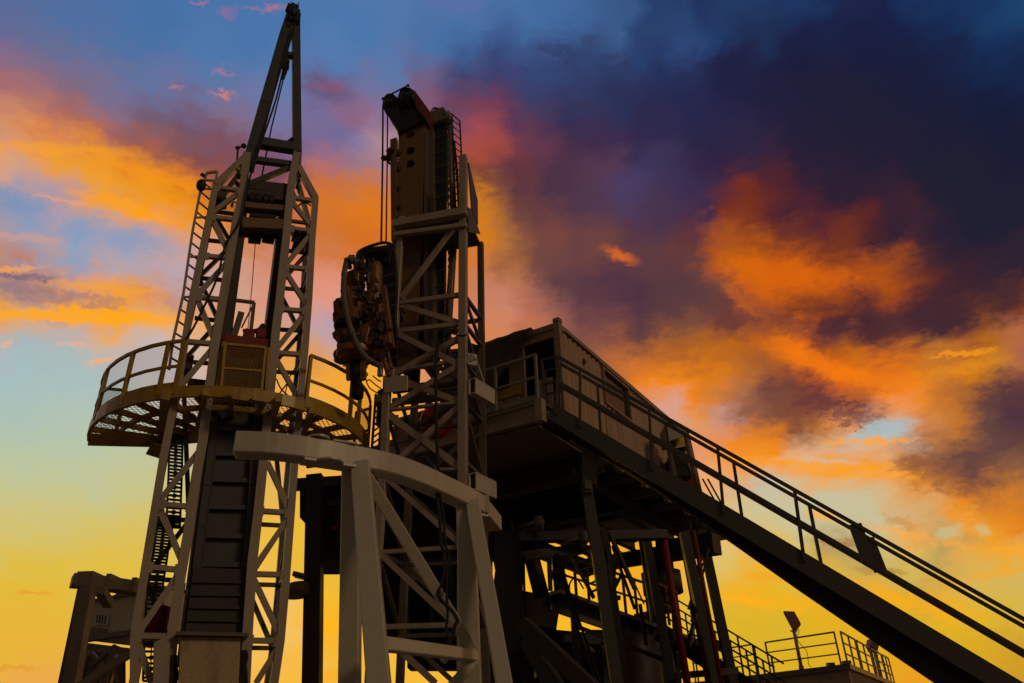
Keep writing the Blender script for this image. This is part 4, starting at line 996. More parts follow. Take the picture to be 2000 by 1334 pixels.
m.pc = [(0, len(m.v), 0, len(m.f))]; m.build('pipework', dark, drv, smooth=True)
m = MB()
for (x, y, w) in ((699, 515, .14), (709, 520, .1), (705, 540, .12), (716, 530, .1), (698, 560, .1), (708, 575, .14), (722, 590, .12), (690, 655, .1), (716, 655, .12), (740, 640, .16), (737, 660, .12), (662, 652, .1), (733, 575, .1), (745, 690, .1)):
    c = sy(x, y, random.uniform(-.3, .0)); d_ = V((random.uniform(-.3, .3), random.uniform(-.3, .3), 1)).normalized(); m.beam(c - d_ * w * .7, c + d_ * w * .7, w, w * .8)
for i in range(90):
    y = random.uniform(500, 690); x = random.uniform(668 + (y < 560) * 20, 742 + (y - 500) * .1); w = random.uniform(.03, .09)
    c = sy(x, y, random.uniform(-.32, -.1)); d_ = V((random.uniform(-.5, .5), random.uniform(-.3, .3), 1)).normalized(); m.beam(c - d_ * w * random.uniform(.6, 1.6), c + d_ * w, w, w * .8)
for (x, y) in ((681, 515), (672, 600), (702, 650), (726, 655)): m.tube(sy(x, y, -.2), sy(x + 3, y + 9, -.2), .05, 8)
m.build('valve_block', dark, drv, bev=.006)
m = MB()
for (pts) in ([(711, 708), (717, 716), (713, 724), (718, 732), (710, 738)], [(709, 712), (714, 720), (709, 730)], [(728, 734), (738, 742), (744, 745)], [(716, 745), (722, 742), (734, 752), (748, 762)], [(715, 744), (722, 758), (738, 768)], [(668, 708), (672, 716), (676, 712), (680, 718)]):
    m.hosep(smoothpath([sy(x, y, 0) for x, y in pts], 5), .013, 5)
m.build('loose_cable', rubber, drv, smooth=True)
gh = MB(); pts = smoothpath([sy(x, y, -.35) for x, y in ((678, 506), (673, 530), (671, 560), (673, 590), (680, 625), (692, 660), (708, 690), (726, 707), (745, 715))], 8)
gh.hosep(pts, .056, 12, lambda i: 1.14 if i % 9 in (0, 1) else 1.0); gh.tube(sy(681, 512, -.35), sy(687, 503, -.3), .08, 12); gh.tube(sy(684, 505, -.3), sy(700, 513, -.15), .07, 12)
tag(gh.build('drilling_hose', hose, smooth=True), 'thick grey wrapped hose curving down beside the orange rotary head', 'hose')

# ================================================================== CURVED BEAM FRAME IN FRONT
zt = atY(700, 890, 8.0).z
gb = thing('curved_beam_frame', V((atZ(700, 890, zt).x, atZ(700, 890, zt).y, 0)), 'cream curved box beam on two pairs of splayed legs, the frame nearest the viewer', 'frame')
CB = [(457, 861), (520, 863), (560, 867), (600, 872), (650, 880), (700, 890), (740, 898), (780, 908), (830, 926), (880, 949), (920, 968), (951, 986)]
cb = [atZ(x, y, zt) for x, y in CB]
BW, BH = 0.25, 0.235
def ribbon(m, pts, w, h):
    n = len(pts); vs = []
    for i, p in enumerate(pts):
        d = (pts[min(i + 1, n - 1)] - pts[max(i - 1, 0)]); d.z = 0; d.normalize(); a = UP.cross(d)     # towards the back
        for (u, v) in ((0, -h / 2), (0, h / 2), (w, h / 2), (w, -h / 2)): vs.append(p + a * u + UP * v)
    fs = [(0, 1, 2, 3), tuple((n - 1) * 4 + k for k in (3, 2, 1, 0))]
    for i in range(n - 1):
        for k in range(4): fs.append((i * 4 + k, i * 4 + (k + 1) % 4, (i + 1) * 4 + (k + 1) % 4, (i + 1) * 4 + k))
    return m.add(vs, fs)
key = [cb[0], cb[4], cb[7], cb[8].lerp(cb[9], .9), cb[11]]
m = MB(); ribbon(m, smoothpath(cb, 2), BW, BH); m.build('beam_section', beamw, gb, bev=.012)
e0 = cb[11]; e1 = atZ(980, 1022, zt)
m = MB(); ribbon(m, [e0, e1], BW * .9, BH * .93); m.build('beam_end', beamw, gb, bev=.01)
m = MB()
for f_ in (.0, .9):
    pass
p = [atZ(930, 978, zt), atZ(955, 990, zt)]
m.beam(atZ(949, 985, zt) + UP * BH * .5 - V((0, .02, 0)), atZ(949, 985, zt) - UP * BH * .5 - V((0, .02, 0)), .09, .03, V((1, 0, 0)))
m.beam(atZ(905, 1000, zt - BH * .5), atZ(950, 1008, zt - BH * .5 - .02), .14, .05)
m.lathe(atZ(615, 872, zt) + UP * BH * .55 + V((0, .12, 0)), UP, [(0, .12), (.02, .12), (.02, .05)], 16); m.lathe(atZ(640, 895, zt - BH * .55) + V((0, .1, 0)), UP, [(-.02, .15), (0, .15), (0, .1)], 16)
m.beam(atZ(645, 868, zt + BH * .5 + .01), atZ(690, 874, zt + BH * .5 + .01), .3, .02); m.beam(atZ(590, 900, zt - BH * .5 - .02), atZ(690, 915, zt - BH * .5 - .02), .2, .03)
m.tube(atZ(578, 862, zt + .1), atZ(578, 862, zt + .16), .02); m.build('beam_plate', beamw, gb)
def atP(x, y, yy): return atY(x, y, yy)
y1 = cb[5].y + .12; y2 = cb[10].y + .12
zl = zt - BH / 2
def leg(pt, pb, w, d, nm='leg', mat=beamw):
    m = MB(); a = atY(*pt); b = atY(*pb); a = V((a.x, a.y, a.z)); m.beam(a, b, w, d, V((1, 0, 0))); return m.build(nm, mat, gb, bev=.01)
def to_ground(pt, pb):
    a, b = atY(*pt), atY(*pb); d = b - a; t = (0 - a.z) / d.z; return a, a + d * t
for (pt, pb, w) in (((688, 912, y1), (683, 1334, y1 + .25), .20), ((704, 912, y1 - .05), (740, 1334, y1 - .75), .20), ((909, 985, y2), (921, 1334, y2 + .1), .235), ((922, 985, y2 - .05), (984, 1334, y2 - .7), .18)):
    a, b = to_ground(pt, pb); m = MB(); m.beam(a + UP * .02, b, w, w, V((1, 0, 0))); m.build('leg', beamw, gb, bev=.012)
m = MB()
m.beam(atY(716, 930, y1 + .02), atY(926, 1274, y2 + .02), .13, .13, V((0, 1, 0))); m.beam(atY(735, 1256, y1 - .35), atY(930, 1281, y2 + .03), .11, .13, V((0, 1, 0)))
m.beam(atY(930, 1286, y2), atY(880, 1345, y2 - .2), .11, .12, V((0, 1, 0)))
m.build('leg_brace', beamw, gb, bev=.01)
m = MB(); a = atY(868, 1278, y2 - .25); m.prism([a + V((u, 0, v)) for u, v in ((-.05, .06), (.05, .06), (.05, -.06), (0, -.1), (-.05, -.06))], V((0, .03, 0))); m.build('lifting_lug', beamw, gb)
# ropes draped over the curved beam
m = MB()
m.hosep(smoothpath([T(x, y, -.25) for x, y in ((893, 640), (888, 645), (880, 650), (862, 662), (854, 680), (851, 720), (852, 800), (855, 900), (857, 960))], 6), .035, 7)
m.ball(T(888, 647, -.25), .08); m.hosep(smoothpath([T(x, y, -.3) for x, y in ((885, 647), (892, 654), (905, 656), (912, 653))], 5), .02, 6)
tag(m.build('power_cable', rubber, smooth=True), 'black cable hanging down the face of the lattice tower above the curved beam', 'cable')
yk = cb[9].y - .08
m = MB()
m.hosep(smoothpath([atY(x, y, yk) for x, y in ((824, 896), (832, 894), (836, 902), (843, 918), (847, 940), (853, 965), (858, 1000), (862, 1060), (868, 1085), (868, 1120), (858, 1150), (860, 1170), (884, 1195), (893, 1212), (888, 1222), (885, 1240), (872, 1260), (855, 1284))], 6), .022, 7)
m.hosep(smoothpath([atY(x, y, yk) for x, y in ((826, 899), (838, 900), (848, 916), (845, 925), (850, 950), (860, 970), (866, 1010), (870, 1060), (877, 1095), (872, 1130), (874, 1200), (872, 1230), (880, 1260), (868, 1286))], 6), .016, 6)
tag(m.build('tether_rope', rubber, smooth=True), 'tangled dark rope draped over the curved beam and down to its brace', 'rope')

# ================================================================== CABIN ON THE DRILL FLOOR
AZL = 31.0
el_, ew_ = hdir(AZL), hdir(AZL - 90)          # along the cabin, and across it to the left
K = atY(1091, 628, 16.3)                      # top front right corner
PLS = Plane(1091, 628, 16.3, AZL)             # long side
PLF = Plane(1091, 628, 16.3, AZL + 90)        # front
LEN = (PLS.p(1345, 845) - K).length; LEN = min(max(LEN, 5.5), 9.0)
HT = 2.6; WD = 3.0
print('cabin', K, LEN, K.z - PLS.p(1113, 810).z)
zf = K.z - HT
def C3(l, w, z): return V((K.x, K.y, 0)) + el_ * l + ew_ * w + UP * (zf + z)
cab = thing('site_cabin', C3(LEN / 2, WD / 2, 0), 'corrugated container cabin with an open doorway and long side window on the raised drill floor', 'cabin')
m = MB()
# corrugated long side: trapezoid profile with a window opening (built as three bands)
def corr(l0, l1, z0, z1, base=0.0):
    pitch = .26; prof = []; l = l0
    while l < l1 - 1e-3:
        for dl, dd in ((0, 0), (.07, 0), (.11, .045), (.19, .045), (.23, 0)):
            if l + dl < l1: prof.append((l + dl, dd))
        l += pitch
    prof.append((l1, 0)); n = len(prof)
    vs = [C3(a, base + d, z0) for a, d in prof] + [C3(a, base + d, z1) for a, d in prof]
    vs += [C3(a, base + .1, z0) for a, d in prof] + [C3(a, base + .1, z1) for a, d in prof]
    fs = []
    for i in range(n - 1):
        fs.append((i, i + 1, n + i + 1, n + i)); fs.append((2 * n + i, 3 * n + i, 3 * n + i + 1, 2 * n + i + 1))
        fs.append((i, 2 * n + i, 2 * n + i + 1, i + 1)); fs.append((n + i, n + i + 1, 3 * n + i + 1, 3 * n + i))
    fs.append((0, n, 3 * n, 2 * n)); fs.append((n - 1, 3 * n - 1, 4 * n - 1, 2 * n - 1))
    return vs, fs
q0 = PLS.p(1177, 716); q1 = PLS.p(1227, 758)
W0 = (q0 - K).dot(el_); W1 = (q1 - K).dot(el_)
WZ1 = q0.z - zf; WZ0 = PLS.p(1240, 830).z - zf
WZ0 = min(max(WZ0, .5), WZ1 - .8)
print('window', W0, W1, WZ0, WZ1)
for seg in ((.12, W0, .16, HT - .14), (W1, LEN - .12, .16, HT - .14), (W0, W1, .16, WZ0), (W0, W1, WZ1, HT - .14)): m.add(*corr(*seg, base=.03))
m.pc = [(0, len(m.v), 0, len(m.f))]; m.build('corrugated_wall', cabin, cab)
m = MB()
m.add(*corr(.12, LEN - .12, .16, HT - .14, base=WD - .13)); m.pc = [(0, len(m.v), 0, len(m.f))]; m.build('corrugated_wall', cabin, cab)
m = MB(); d0, d1 = .14, 1.05
fp = lambda w0, w1, z0, z1, l0=.04, l1=.1: MB.hexa(m, [C3(l0, w0, z0), C3(l0, w1, z0), C3(l0, w1, z1), C3(l0, w0, z1), C3(l1, w0, z0), C3(l1, w1, z0), C3(l1, w1, z1), C3(l1, w0, z1)])
fp(d1, WD - .1, .1, HT - .1); fp(.1, d1, 2.25, HT - .1); m.hexa([C3(LEN - .1, .1, .1), C3(LEN - .1, WD - .1, .1), C3(LEN - .1, WD - .1, HT - .1), C3(LEN - .1, .1, HT - .1), C3(LEN - .04, .1, .1), C3(LEN - .04, WD - .1, .1), C3(LEN - .04, WD - .1, HT - .1), C3(LEN - .04, .1, HT - .1)])
m.build('end_wall', cabin, cab)
m = MB(); m.beam(C3(0.05, .07, HT + .004), C3(0.05, WD - .07, HT + .004), .09, .01); 
m.hexa([C3(.05, .05, HT - .05), C3(.05, WD - .05, HT - .05), C3(LEN - .05, WD - .05, HT - .05), C3(LEN - .05, .05, HT - .05), C3(.05, .05, HT - .01), C3(.05, WD - .05, HT - .01), C3(LEN - .05, WD - .05, HT - .01), C3(LEN - .05, .05, HT - .01)]); m.build('roof', cabinf, cab)
m = MB()
for w in (.06, WD - .06):
    for l in (.06, LEN - .06): m.beam(C3(l, w, 0), C3(l, w, HT), .15, .15, el_)
    for z in (.08, HT - .07): m.beam(C3(.1, w, z), C3(LEN - .1, w, z), .11, .14, ew_)
for l in (.06, LEN - .06):
    for z in (.08, HT - .07): m.beam(C3(l, .1, z), C3(l, WD - .1, z), .12, .15, el_)
m.pc = [(0, len(m.v), 0, len(m.f))]; m.build('corner_frame', cabinf, cab, bev=.008)
for (l, w) in ((.07, .07), (LEN - .07, .07), (.07, WD - .07)):
    m = MB()
    for (u, v) in ((-.07, 0), (.07, 0), (0, -.07), (0, .07)): m.beam(C3(l + u, w + v, HT + .012), C3(l + u, w + v, HT + .11), .04 if u else .18, .18 if u else .04, el_)
    m.beam(C3(l, w, HT + .1), C3(l, w, HT + .125), .18, .18, el_); m.build('corner_casting', cabinf, cab, bev=.006)
m = MB(); m.hexa([C3(W0 + .04, .07, WZ0 + .04), C3(W1 - .04, .07, WZ0 + .04), C3(W1 - .04, .07, WZ1 - .04), C3(W0 + .04, .07, WZ1 - .04), C3(W0 + .04, .09, WZ0 + .04), C3(W1 - .04, .09, WZ0 + .04), C3(W1 - .04, .09, WZ1 - .04), C3(W0 + .04, .09, WZ1 - .04)]); wn = m.build('window', glass, cab)
m = MB()
for z in (WZ0 + .02, WZ1 - .02): m.beam(C3(W0, .03, z), C3(W1, .03, z), .1, .06, ew_)
for l in (W0 + .02, W1 - .02): m.beam(C3(l, .03, WZ0), C3(l, .03, WZ1), .1, .06, ew_)
m.build('window_frame', cabinf, wn)
m = MB(); m.hosep([C3(.35, .0, 2.45), C3(2.2, .0, 2.46), C3(2.25, .0, 2.4), C3(LEN - .3, .0, 2.42)], .018, 6); m.build('conduit', dark, cab)
m = MB(); m.beam(C3(LEN * .62, .01, .25), C3(LEN * .62, .01, 1.0), .5, .03, el_); m.build('wall_hatch', cabinf, cab)
m = MB(); m.lathe(C3(1.3, -.02, 2.05), ew_, [(0, .05), (0, .07), (.04, .07), (.04, .05)], 14); m.build('vent', dark, cab)
m = MB()
for w in (d0, d1): m.beam(C3(.03, w, .1), C3(.03, w, 2.25), .05, .08, ew_)
m.beam(C3(.03, d0, 2.25), C3(.03, d1, 2.25), .08, .05, ew_); m.build('door_frame', cabinf, cab)
m = MB(); m.hexa([C3(.03, 1.5, 1.1), C3(.03, 2.0, 1.1), C3(.03, 2.0, 1.8), C3(.03, 1.5, 1.8), C3(.05, 1.5, 1.1), C3(.05, 2.0, 1.1), C3(.05, 2.0, 1.8), C3(.05, 1.5, 1.8)]); m.build('window', glass, cab)
# things inside the doorway: a desk and pale blind
m = MB(); m.hexa([C3(.5, .2, .9), C3(.5, 1.6, .9), C3(1.2, 1.6, .9), C3(1.2, .2, .9), C3(.5, .2, .96), C3(.5, 1.6, .96), C3(1.2, 1.6, .96), C3(1.2, .2, .96)]); m.build('desk', farm, cab)
# tarpaulin draped over the left of the cabin front
m = MB(); nx, nz = 16, 12; vs = []
random.seed(5)
from mathutils import noise as mnoise
for j in range(nz + 1):
    for i in range(nx + 1):
        w = .75 + (3.4 - .75) * i / nx; v = j / nz
        dropt = max(0.10, min(1.0, (w - .7) / 1.6)) * 2.1
        z = HT + .06 - v * dropt
        bulge = -.08 - .25 * v * min(1, (w - .7) / 1.4) + .07 * mnoise.noise(V((w * 2.2, v * 2.0, 1))) + .03 * mnoise.noise(V((w * 9, v * 3, 5)))
        vs.append(C3(bulge, w, z + .04 * mnoise.noise(V((w * 3, 0, 9)))))
fs = [(j * (nx + 1) + i, j * (nx + 1) + i + 1, (j + 1) * (nx + 1) + i + 1, (j + 1) * (nx + 1) + i) for j in range(nz) for i in range(nx)]
k = len(vs); roofv = [C3(.9, .75 + (3.4 - .75) * i / nx, HT + .05 + .03 * math.sin(i)) for i in range(nx + 1)]
vs += roofv; fs += [(i, i + 1, k + i + 1, k + i) for i in range(nx)]
m.add(vs, fs); tp = m.build('tarpaulin', tarpm, None, smooth=True); tag(tp, 'creased brown tarpaulin draped over the roof edge at the cabin front', 'tarpaulin')
sm = tp.modifiers.new('solid', 'SOLIDIFY'); sm.thickness = .01

# ---- raised drill floor under the cabin
fl = thing('drill_floor', C3(LEN / 2, 1.5, -3), 'raised steel drill floor with deep edge beams carrying the cabin', 'platform')
FR0 = -1.35                                    # how far the floor runs out in front of the cabin
FLN = LEN + .6
Fz = -.02
m = MB()
m.hexa([C3(FR0, -.12, Fz - .1), C3(FLN, -.12, Fz - .1), C3(FLN, 5.2, Fz - .1), C3(FR0, 5.2, Fz - .1), C3(FR0, -.12, Fz), C3(FLN, -.12, Fz), C3(FLN, 5.2, Fz), C3(FR0, 5.2, Fz)]); m.build('floor_plate', dull, fl)
m = MB(); m.ibeam(C3(FR0, -.1, -.33), C3(FR0, 5.2, -.33), .16, .42); m.build('front_beam', white, fl)
m = MB(); m.ibeam(C3(FR0 + .1, -.1, -.3), C3(FLN, -.1, -.3), .16, .36); m.build('edge_beam', dull, fl)
for (pa, pb) in (((1117, 852), (1168, 888)), ((1172, 890), (1246, 934)), ((1250, 938), (1382, 1026))):
    m = MB(); a, b = PLS.p(*pa, -.3), PLS.p(*pb, -.3); m.beam(a, b, .14, .1); m.beam(a - UP * .1, b - UP * .1, .2, .03); m.build('edge_trim', cabin, fl, bev=.006)
for (x, y) in ((1166, 905), (1248, 955), (1338, 1020)):
    m = MB(); c = PLS.p(x, y, -.2); m.beam(c + UP * .2, c - UP * .25, .12, .3, el_); m.beam(c - UP * .2, c - UP * .2 + ew_ * .6, .1, .1); m.build('edge_bracket', cabin, fl, bev=.006)
m = MB(); m.hexa([C3(FR0 + .09, -.0, -.6), C3(2.6, -.0, -.6), C3(2.6, 5.1, -.6), C3(FR0 + .09, 5.1, -.6), C3(FR0 + .09, -.0, -.56), C3(2.6, -.0, -.56), C3(2.6, 5.1, -.56), C3(FR0 + .09, 5.1, -.56)]); m.build('underside_plate', farm, fl)
m = MB(); m.beam(C3(FR0, -.1, -.05), C3(FR0, -.1, -.56), .18, .18, el_); m.lathe(C3(FR0 - .1, -.1, -.44), el_, [(-.002, .05), (.0, .05), (.01, .03)], 12); m.build('corner_block', white, fl, bev=.01)
m = MB()
for l in [FR0 + 1.1 + i * 1.15 for i in range(7)]:
    if l < FLN: m.beam(C3(l, -.1, -.3), C3(l, 5.2, -.3), .12, .34, el_)
m.build('floor_joist', dark, fl)
m = MB()
for w in (1.2, 2.6, 4.1): m.ibeam(C3(2.7, w, -.62), C3(FLN, w, -.62), .2, .3)
m.build('floor_girder', dark, fl)
m = MB(); m.hexa([C3(FR0 + .1, -.1, -1.25), C3(FLN - .8, -.1, -1.25), C3(FLN - .8, 5, -1.25), C3(FR0 + .1, 5, -1.25), C3(FR0 + .1, -.1, -1.2), C3(FLN - .8, -.1, -1.2), C3(FLN - .8, 5, -1.2), C3(FR0 + .1, 5, -1.2)]) if False else None
# second tier: substructure top frame seen from below
s1 = thing('substructure', C3(3, 2, -9), 'dark steel substructure with raked columns and cross beams under the drill floor', 'structure')
m = MB()
m.ibeam(C3(.3, .05, -.98), C3(FLN + .4, .05, -.98), .26, .5); m.ibeam(C3(.3, 4.6, -.98), C3(FLN + .4, 4.6, -.98), .26, .5)
m.ibeam(C3(.5, 0, -1.0), C3(.5, 4.8, -1.0), .3, .46); m.ibeam(C3(FLN, 0, -1.0), C3(FLN, 4.8, -1.0), .3, .46); m.ibeam(C3(3.6, 0, -1.0), C3(3.6, 4.8, -1.0), .3, .46)
m.build('top_girder', dark, s1)
m = MB(); m.hexa([C3(.3, -1.0, -.82), C3(FLN + .3, -1.0, -.82), C3(FLN + .3, 0, -.82), C3(.3, 0, -.82), C3(.3, -1.0, -.76), C3(FLN + .3, -1.0, -.76), C3(FLN + .3, 0, -.76), C3(.3, 0, -.76)]); m.build('walkway_plate', dull, s1)
m = MB()
m.ibeam(C3(.3, -1.0, -.82), C3(FLN + .3, -1.0, -.82), .1, .2)
for l in (.6, 2.0, 3.4, 4.8, 6.2): 
    if l < FLN: m.beam(C3(l, -1.0, -.95), C3(l, .1, -.95), .12, .2, el_); m.beam(C3(l, -.95, -.7), C3(l, -.95, -1.3), .2, .12, el_)
m.build('walkway_frame', farm, s1)
# columns: traced through the picture, at their own depths, standing on the ground
def col_(pt, pb, Y, w, d, mat=dark, nm='column', par=None, tubeq=False, yb=None):
    a = atY(pt[0], pt[1], Y); b = atY(pb[0], pb[1], yb if yb else Y); dd = b - a; b = a + dd * ((0.0 - a.z) / dd.z) if dd.z < 0 else b
    m = MB()
    if tubeq: m.tube(a, b, w / 2, 14)
    else: m.beam(a, b, w, d, V((1, 0, 0)))
    return m.build(nm, mat, par if par else s1, smooth=tubeq)
col_((1145, 945), (1205, 1334), 15.6, .22, .22, green)
col_((1150, 900), (1158, 945), 15.6, .3, .3, dull, 'column_head') if False else None
m = MB(); m.beam(atY(1150, 885, 15.6), atY(1152, 950, 15.6), .3, .3, V((1, 0, 0))); m.beam(atY(1148, 940, 15.5), atY(1149, 965, 15.5), .16, .2, V((1, 0, 0))); m.tube(atY(1142, 952, 15.4), atY(1156, 955, 15.4), .05); m.build('column_head', dull, s1, bev=.01)
col_((1178, 1030), (1222, 1334), 17.4, .16, .2, dark)
col_((1262, 1050), (1312, 1334), 19.0, .2, .22, dark)
col_((1336, 1040), (1398, 1334), 18.6, .22, .24, green)
col_((1370, 1036), (1432, 1334), 20.6, .22, .24, dark)
col_((1252, 1050), (1296, 1334), 22.5, .16, .16, dark)
col_((990, 1040), (1000, 1334), 17.0, .55, .5, black, 'column')
col_((1010, 1060), (1012, 1334), 18.5, .25, .3, black, 'column')
col_((616, 930), (610, 1334), 17.6, .36, .36, dark, 'column')
m = MB()
m.beam(atY(1290, 1078, 21.), atY(1400, 1062, 20.), .5, .5); m.beam(atY(940, 1052, 17.), atY(1300, 1045, 18.), .3, .2); m.beam(atY(1000, 1090, 17.), atY(1140, 1070, 18.), .16, .2)
m.beam(atY(1320, 1320, 18.6), atY(1440, 1310, 19.5), .1, .14); m.beam(atY(1345, 1262, 18.6), atY(1365, 1175, 20.4), .08, .1); m.beam(atY(1352, 1200, 18.6), atY(1372, 1060, 20.4), .08, .1)
m.beam(atY(1190, 1040, 17.), atY(1240, 1150, 17.5), .06, .1); m.beam(atY(1200, 1150, 17), atY(1188, 1060, 17.), .08, .08); m.beam(atY(1175, 1200, 17), atY(1205, 1130, 17.), .1, .1)
m.build('cross_beam', dark, s1)
# red standpipes
rp_ = thing('standpipe', atY(1400, 1500, 18.3), 'pair of bright red vertical pipes with a slimmer red one beside the right columns', 'pipe')
m = MB(); m.tube(atY(1296, 1052, 18.2), atY(1342, 1334, 18.0), .085, 12); m.build('pipe_run', red, rp_, smooth=True)
m = MB(); m.tube(atY(1332, 1045, 18.9), atY(1385, 1334, 18.8), .085, 12); m.build('pipe_run', red, rp_, smooth=True)
m = MB(); m.tube(atY(1354, 1036, 18.2), atY(1409, 1334, 18.), .05, 12); m.build('pipe_run', red, rp_, smooth=True)

# ---- railings on the front balcony
def railing(name, label, pts, posts, h=1.1, mat=handr, r=.028, mids=(.5,), group=None, cat='railing', toe=True, par=None):
    t = thing(name, V(pts[0]), label, cat, group)
    m = MB()
    for a, b in zip(pts, pts[1:]):
        for f_ in (1.0,) + tuple(mids): m.beam(a + UP * h * f_, b + UP * h * f_, r * 2 * (1 if f_ == 1 else .8), r * 2 * (1 if f_ == 1 else .8), None, r * .5)
        if toe: m.beam(a + UP * .07, b + UP * .07, .012, .12)
    m.pc = [(0, len(m.v), 0, len(m.f))]; m.build('rail_bar', mat, t)
    for p in posts:
        q = MB(); q.beam(p, V(p) + UP * h, r * 2.1, r * 2.1, el_); q.build('post', mat, t)
    return t
f0, f1 = C3(FR0 + .05, -.02, 0), C3(FR0 + .05, 2.9, 0)
railing('guard_rail', 'pale two-bar guard rail along the open front edge of the drill floor', [f0, f1], [f0, C3(FR0 + .05, 1.05, 0), C3(FR0 + .05, 2.0, 0), f1])
lf = thing('cladding_band', f1, 'grey ribbed panels and a yellow band on the cabin front behind the guard rail', 'panel')
m = MB(); m.hexa([C3(-.02, 1.15, .95), C3(-.02, 2.9, .95), C3(-.02, 2.9, 1.2), C3(-.02, 1.15, 1.2), C3(.03, 1.15, .95), C3(.03, 2.9, .95), C3(.03, 2.9, 1.2), C3(.03, 1.15, 1.2)]); m.build('panel_band', yellow, lf)
m = MB(); 
for w in (1.2, 1.7, 2.2, 2.7): m.hexa([C3(-.04, w, .1), C3(-.04, w + .4, .1), C3(-.04, w + .4, .9), C3(-.04, w, .9), C3(.03, w, .1), C3(.03, w + .4, .1), C3(.03, w + .4, .9), C3(.03, w, .9)])
m.build('panel_sheet', farm, lf)
# silvery corrugated panel lying at the head of the stair
m = MB(); vs = []; n = 26
P0, P1, P2, P3 = PLS.p(1045, 738, -.9), PLS.p(1082, 735, -.9), PLS.p(1098, 762, -.9), PLS.p(1080, 800, -.9)
a, b, c_, d_ = C3(-.5, .3, .05), C3(-.5, -.05, .95), C3(.0, -.1, 1.0), C3(.0, .25, .1)
a, b, c_, d_ = atY(1050, 800, 15.6), atY(1080, 730, 15.6), atY(1104, 770, 16), atY(1078, 800, 15.9)
m2 = MB(); a, b, c_, d_ = [PLF.p(x, y, -.6) for x, y in ((1043, 798), (1048, 742), (1078, 735), (1082, 795))]
for i in range(18):
    u0, u1 = i / 18, (i + .6) / 18
    m2.hexa([a.lerp(b, u0), d_.lerp(c_, u0), d_.lerp(c_, u1), a.lerp(b, u1)] + [v + el_ * .02 for v in (a.lerp(b, u0), d_.lerp(c_, u0), d_.lerp(c_, u1), a.lerp(b, u1))])
m2.pc = [(0, len(m2.v), 0, len(m2.f))]
tag(m2.build('louvre_panel', beamw), 'pale slatted panel standing in the cabin doorway behind the rail', 'panel')

# ================================================================== MAIN STAIR
def pxdir(a, b): return ray(*b)
S0 = atY(1085, 790, 15.2)
# find the foot direction: descend at a fixed pitch through the seen line of the stringer's top edge
PITCH = 38.0
def foot(px, py):
    best = None
    r = ray(px, py)
    for i in range(300, 3000):
        P = CAM + r * (i * .01); d = P - S0; h = math.hypot(d.x, d.y)
        if S0.z - P.z <= 0: continue
        e = abs(math.degrees(math.atan2(S0.z - P.z, h)) - PITCH)
        if best is None or e < best[0]: best = (e, P)
    return best[1]
S1 = foot(2000, 1334)
sdv = (S1 - S0).normalized(); shz = V((sdv.x, sdv.y, 0)).normalized()
sw = UP.cross(shz)                              # across the stair
if sw.dot(V((1, 1, 0))) < 0: sw = -sw           # away from the viewer
print('stair', S0, S1, (S1 - S0).length)
Send = S0 + sdv * ((S0.z - 0.0) / -sdv.z)
stn = sdv.cross(sw); stn = stn if stn.z > 0 else -stn
SWD = .5; SH = .35
st = thing('main_stair', V((Send.x, Send.y, 0)), 'long dark green steel stair descending from the drill floor to the lower right', 'stairs')
def sp(t, w=0, z=0): return S0 + sdv * t + sw * w + UP * z
TL = (Send - S0).length
for w in (0, SWD):
    m = MB()
    c0, c1 = sp(0, w) - stn * SH / 2, sp(TL, w) - stn * SH / 2
    m.beam(c0, c1, .014, SH, sw)
    sg = 1 if w == 0 else -1
    for k in (-1, 1): m.beam(c0 + stn * k * (SH / 2 - .008) + sw * sg * .04, c1 + stn * k * (SH / 2 - .008) + sw * sg * .04, .085, .014, sw)
    m.pc = [(0, len(m.v), 0, len(m.f))]; m.build('stringer', green, st)
ntr = int(TL * abs(sdv.z) / .2)
tre = []
for i in range(1, ntr):
    t = i * .2 / abs(sdv.z); c = sp(t) - stn * .12; q = MB()
    a, b = c + sw * .01 - shz * .12, c + sw * (SWD - .01) - shz * .12
    q.hexa([a, b, b + shz * .24, a + shz * .24] + [v - UP * .035 for v in (a, b, b + shz * .24, a + shz * .24)]); q.build('tread', green, st)
m = MB(); c0, c1 = sp(.2, .06) - stn * (SH - .02), sp(TL, .06) - stn * (SH - .02)
m.hexa([c0, c0 + sw * (SWD - .12), c1 + sw * (SWD - .12), c1, c0 + stn * .012, c0 + sw * (SWD - .12) + stn * .012, c1 + sw * (SWD - .12) + stn * .012, c1 + stn * .012]); m.build('soffit_plate', dark, st)
# a haunched support girder that deepens towards the foot of the stair
gp = []
for t_, dpt in ((1.6, .0), (3.5, .09), (6, .26), (9, .42), (TL, .5)): gp.append(sp(t_, SWD * .62) - stn * (SH - .03 + dpt))
gp = gp + [sp(TL, SWD * .62) - stn * (SH - .05), sp(1.6, SWD * .62) - stn * (SH - .05)]
m = MB(); m.prism(gp, sw * .03); m.build('support_girder', dark, st)
m = MB()
for (ta, da), (tb, db) in zip(((1.6, .0), (3.5, .09), (6, .26), (9, .42)), ((3.5, .09), (6, .26), (9, .42), (TL, .5))):
    m.beam(sp(ta, SWD * .62) - stn * (SH - .03 + da), sp(tb, SWD * .62) - stn * (SH - .03 + db), .16, .018, sw)
m.build('girder_flange', dark, st)
for t_ in (3.4, 6.3, 8.8): m = MB(); a = sp(t_, .005) - stn * .04; m.beam(a, a - stn * (SH - .09), .012, .07, sw); m.build('splice_plate', green, st)
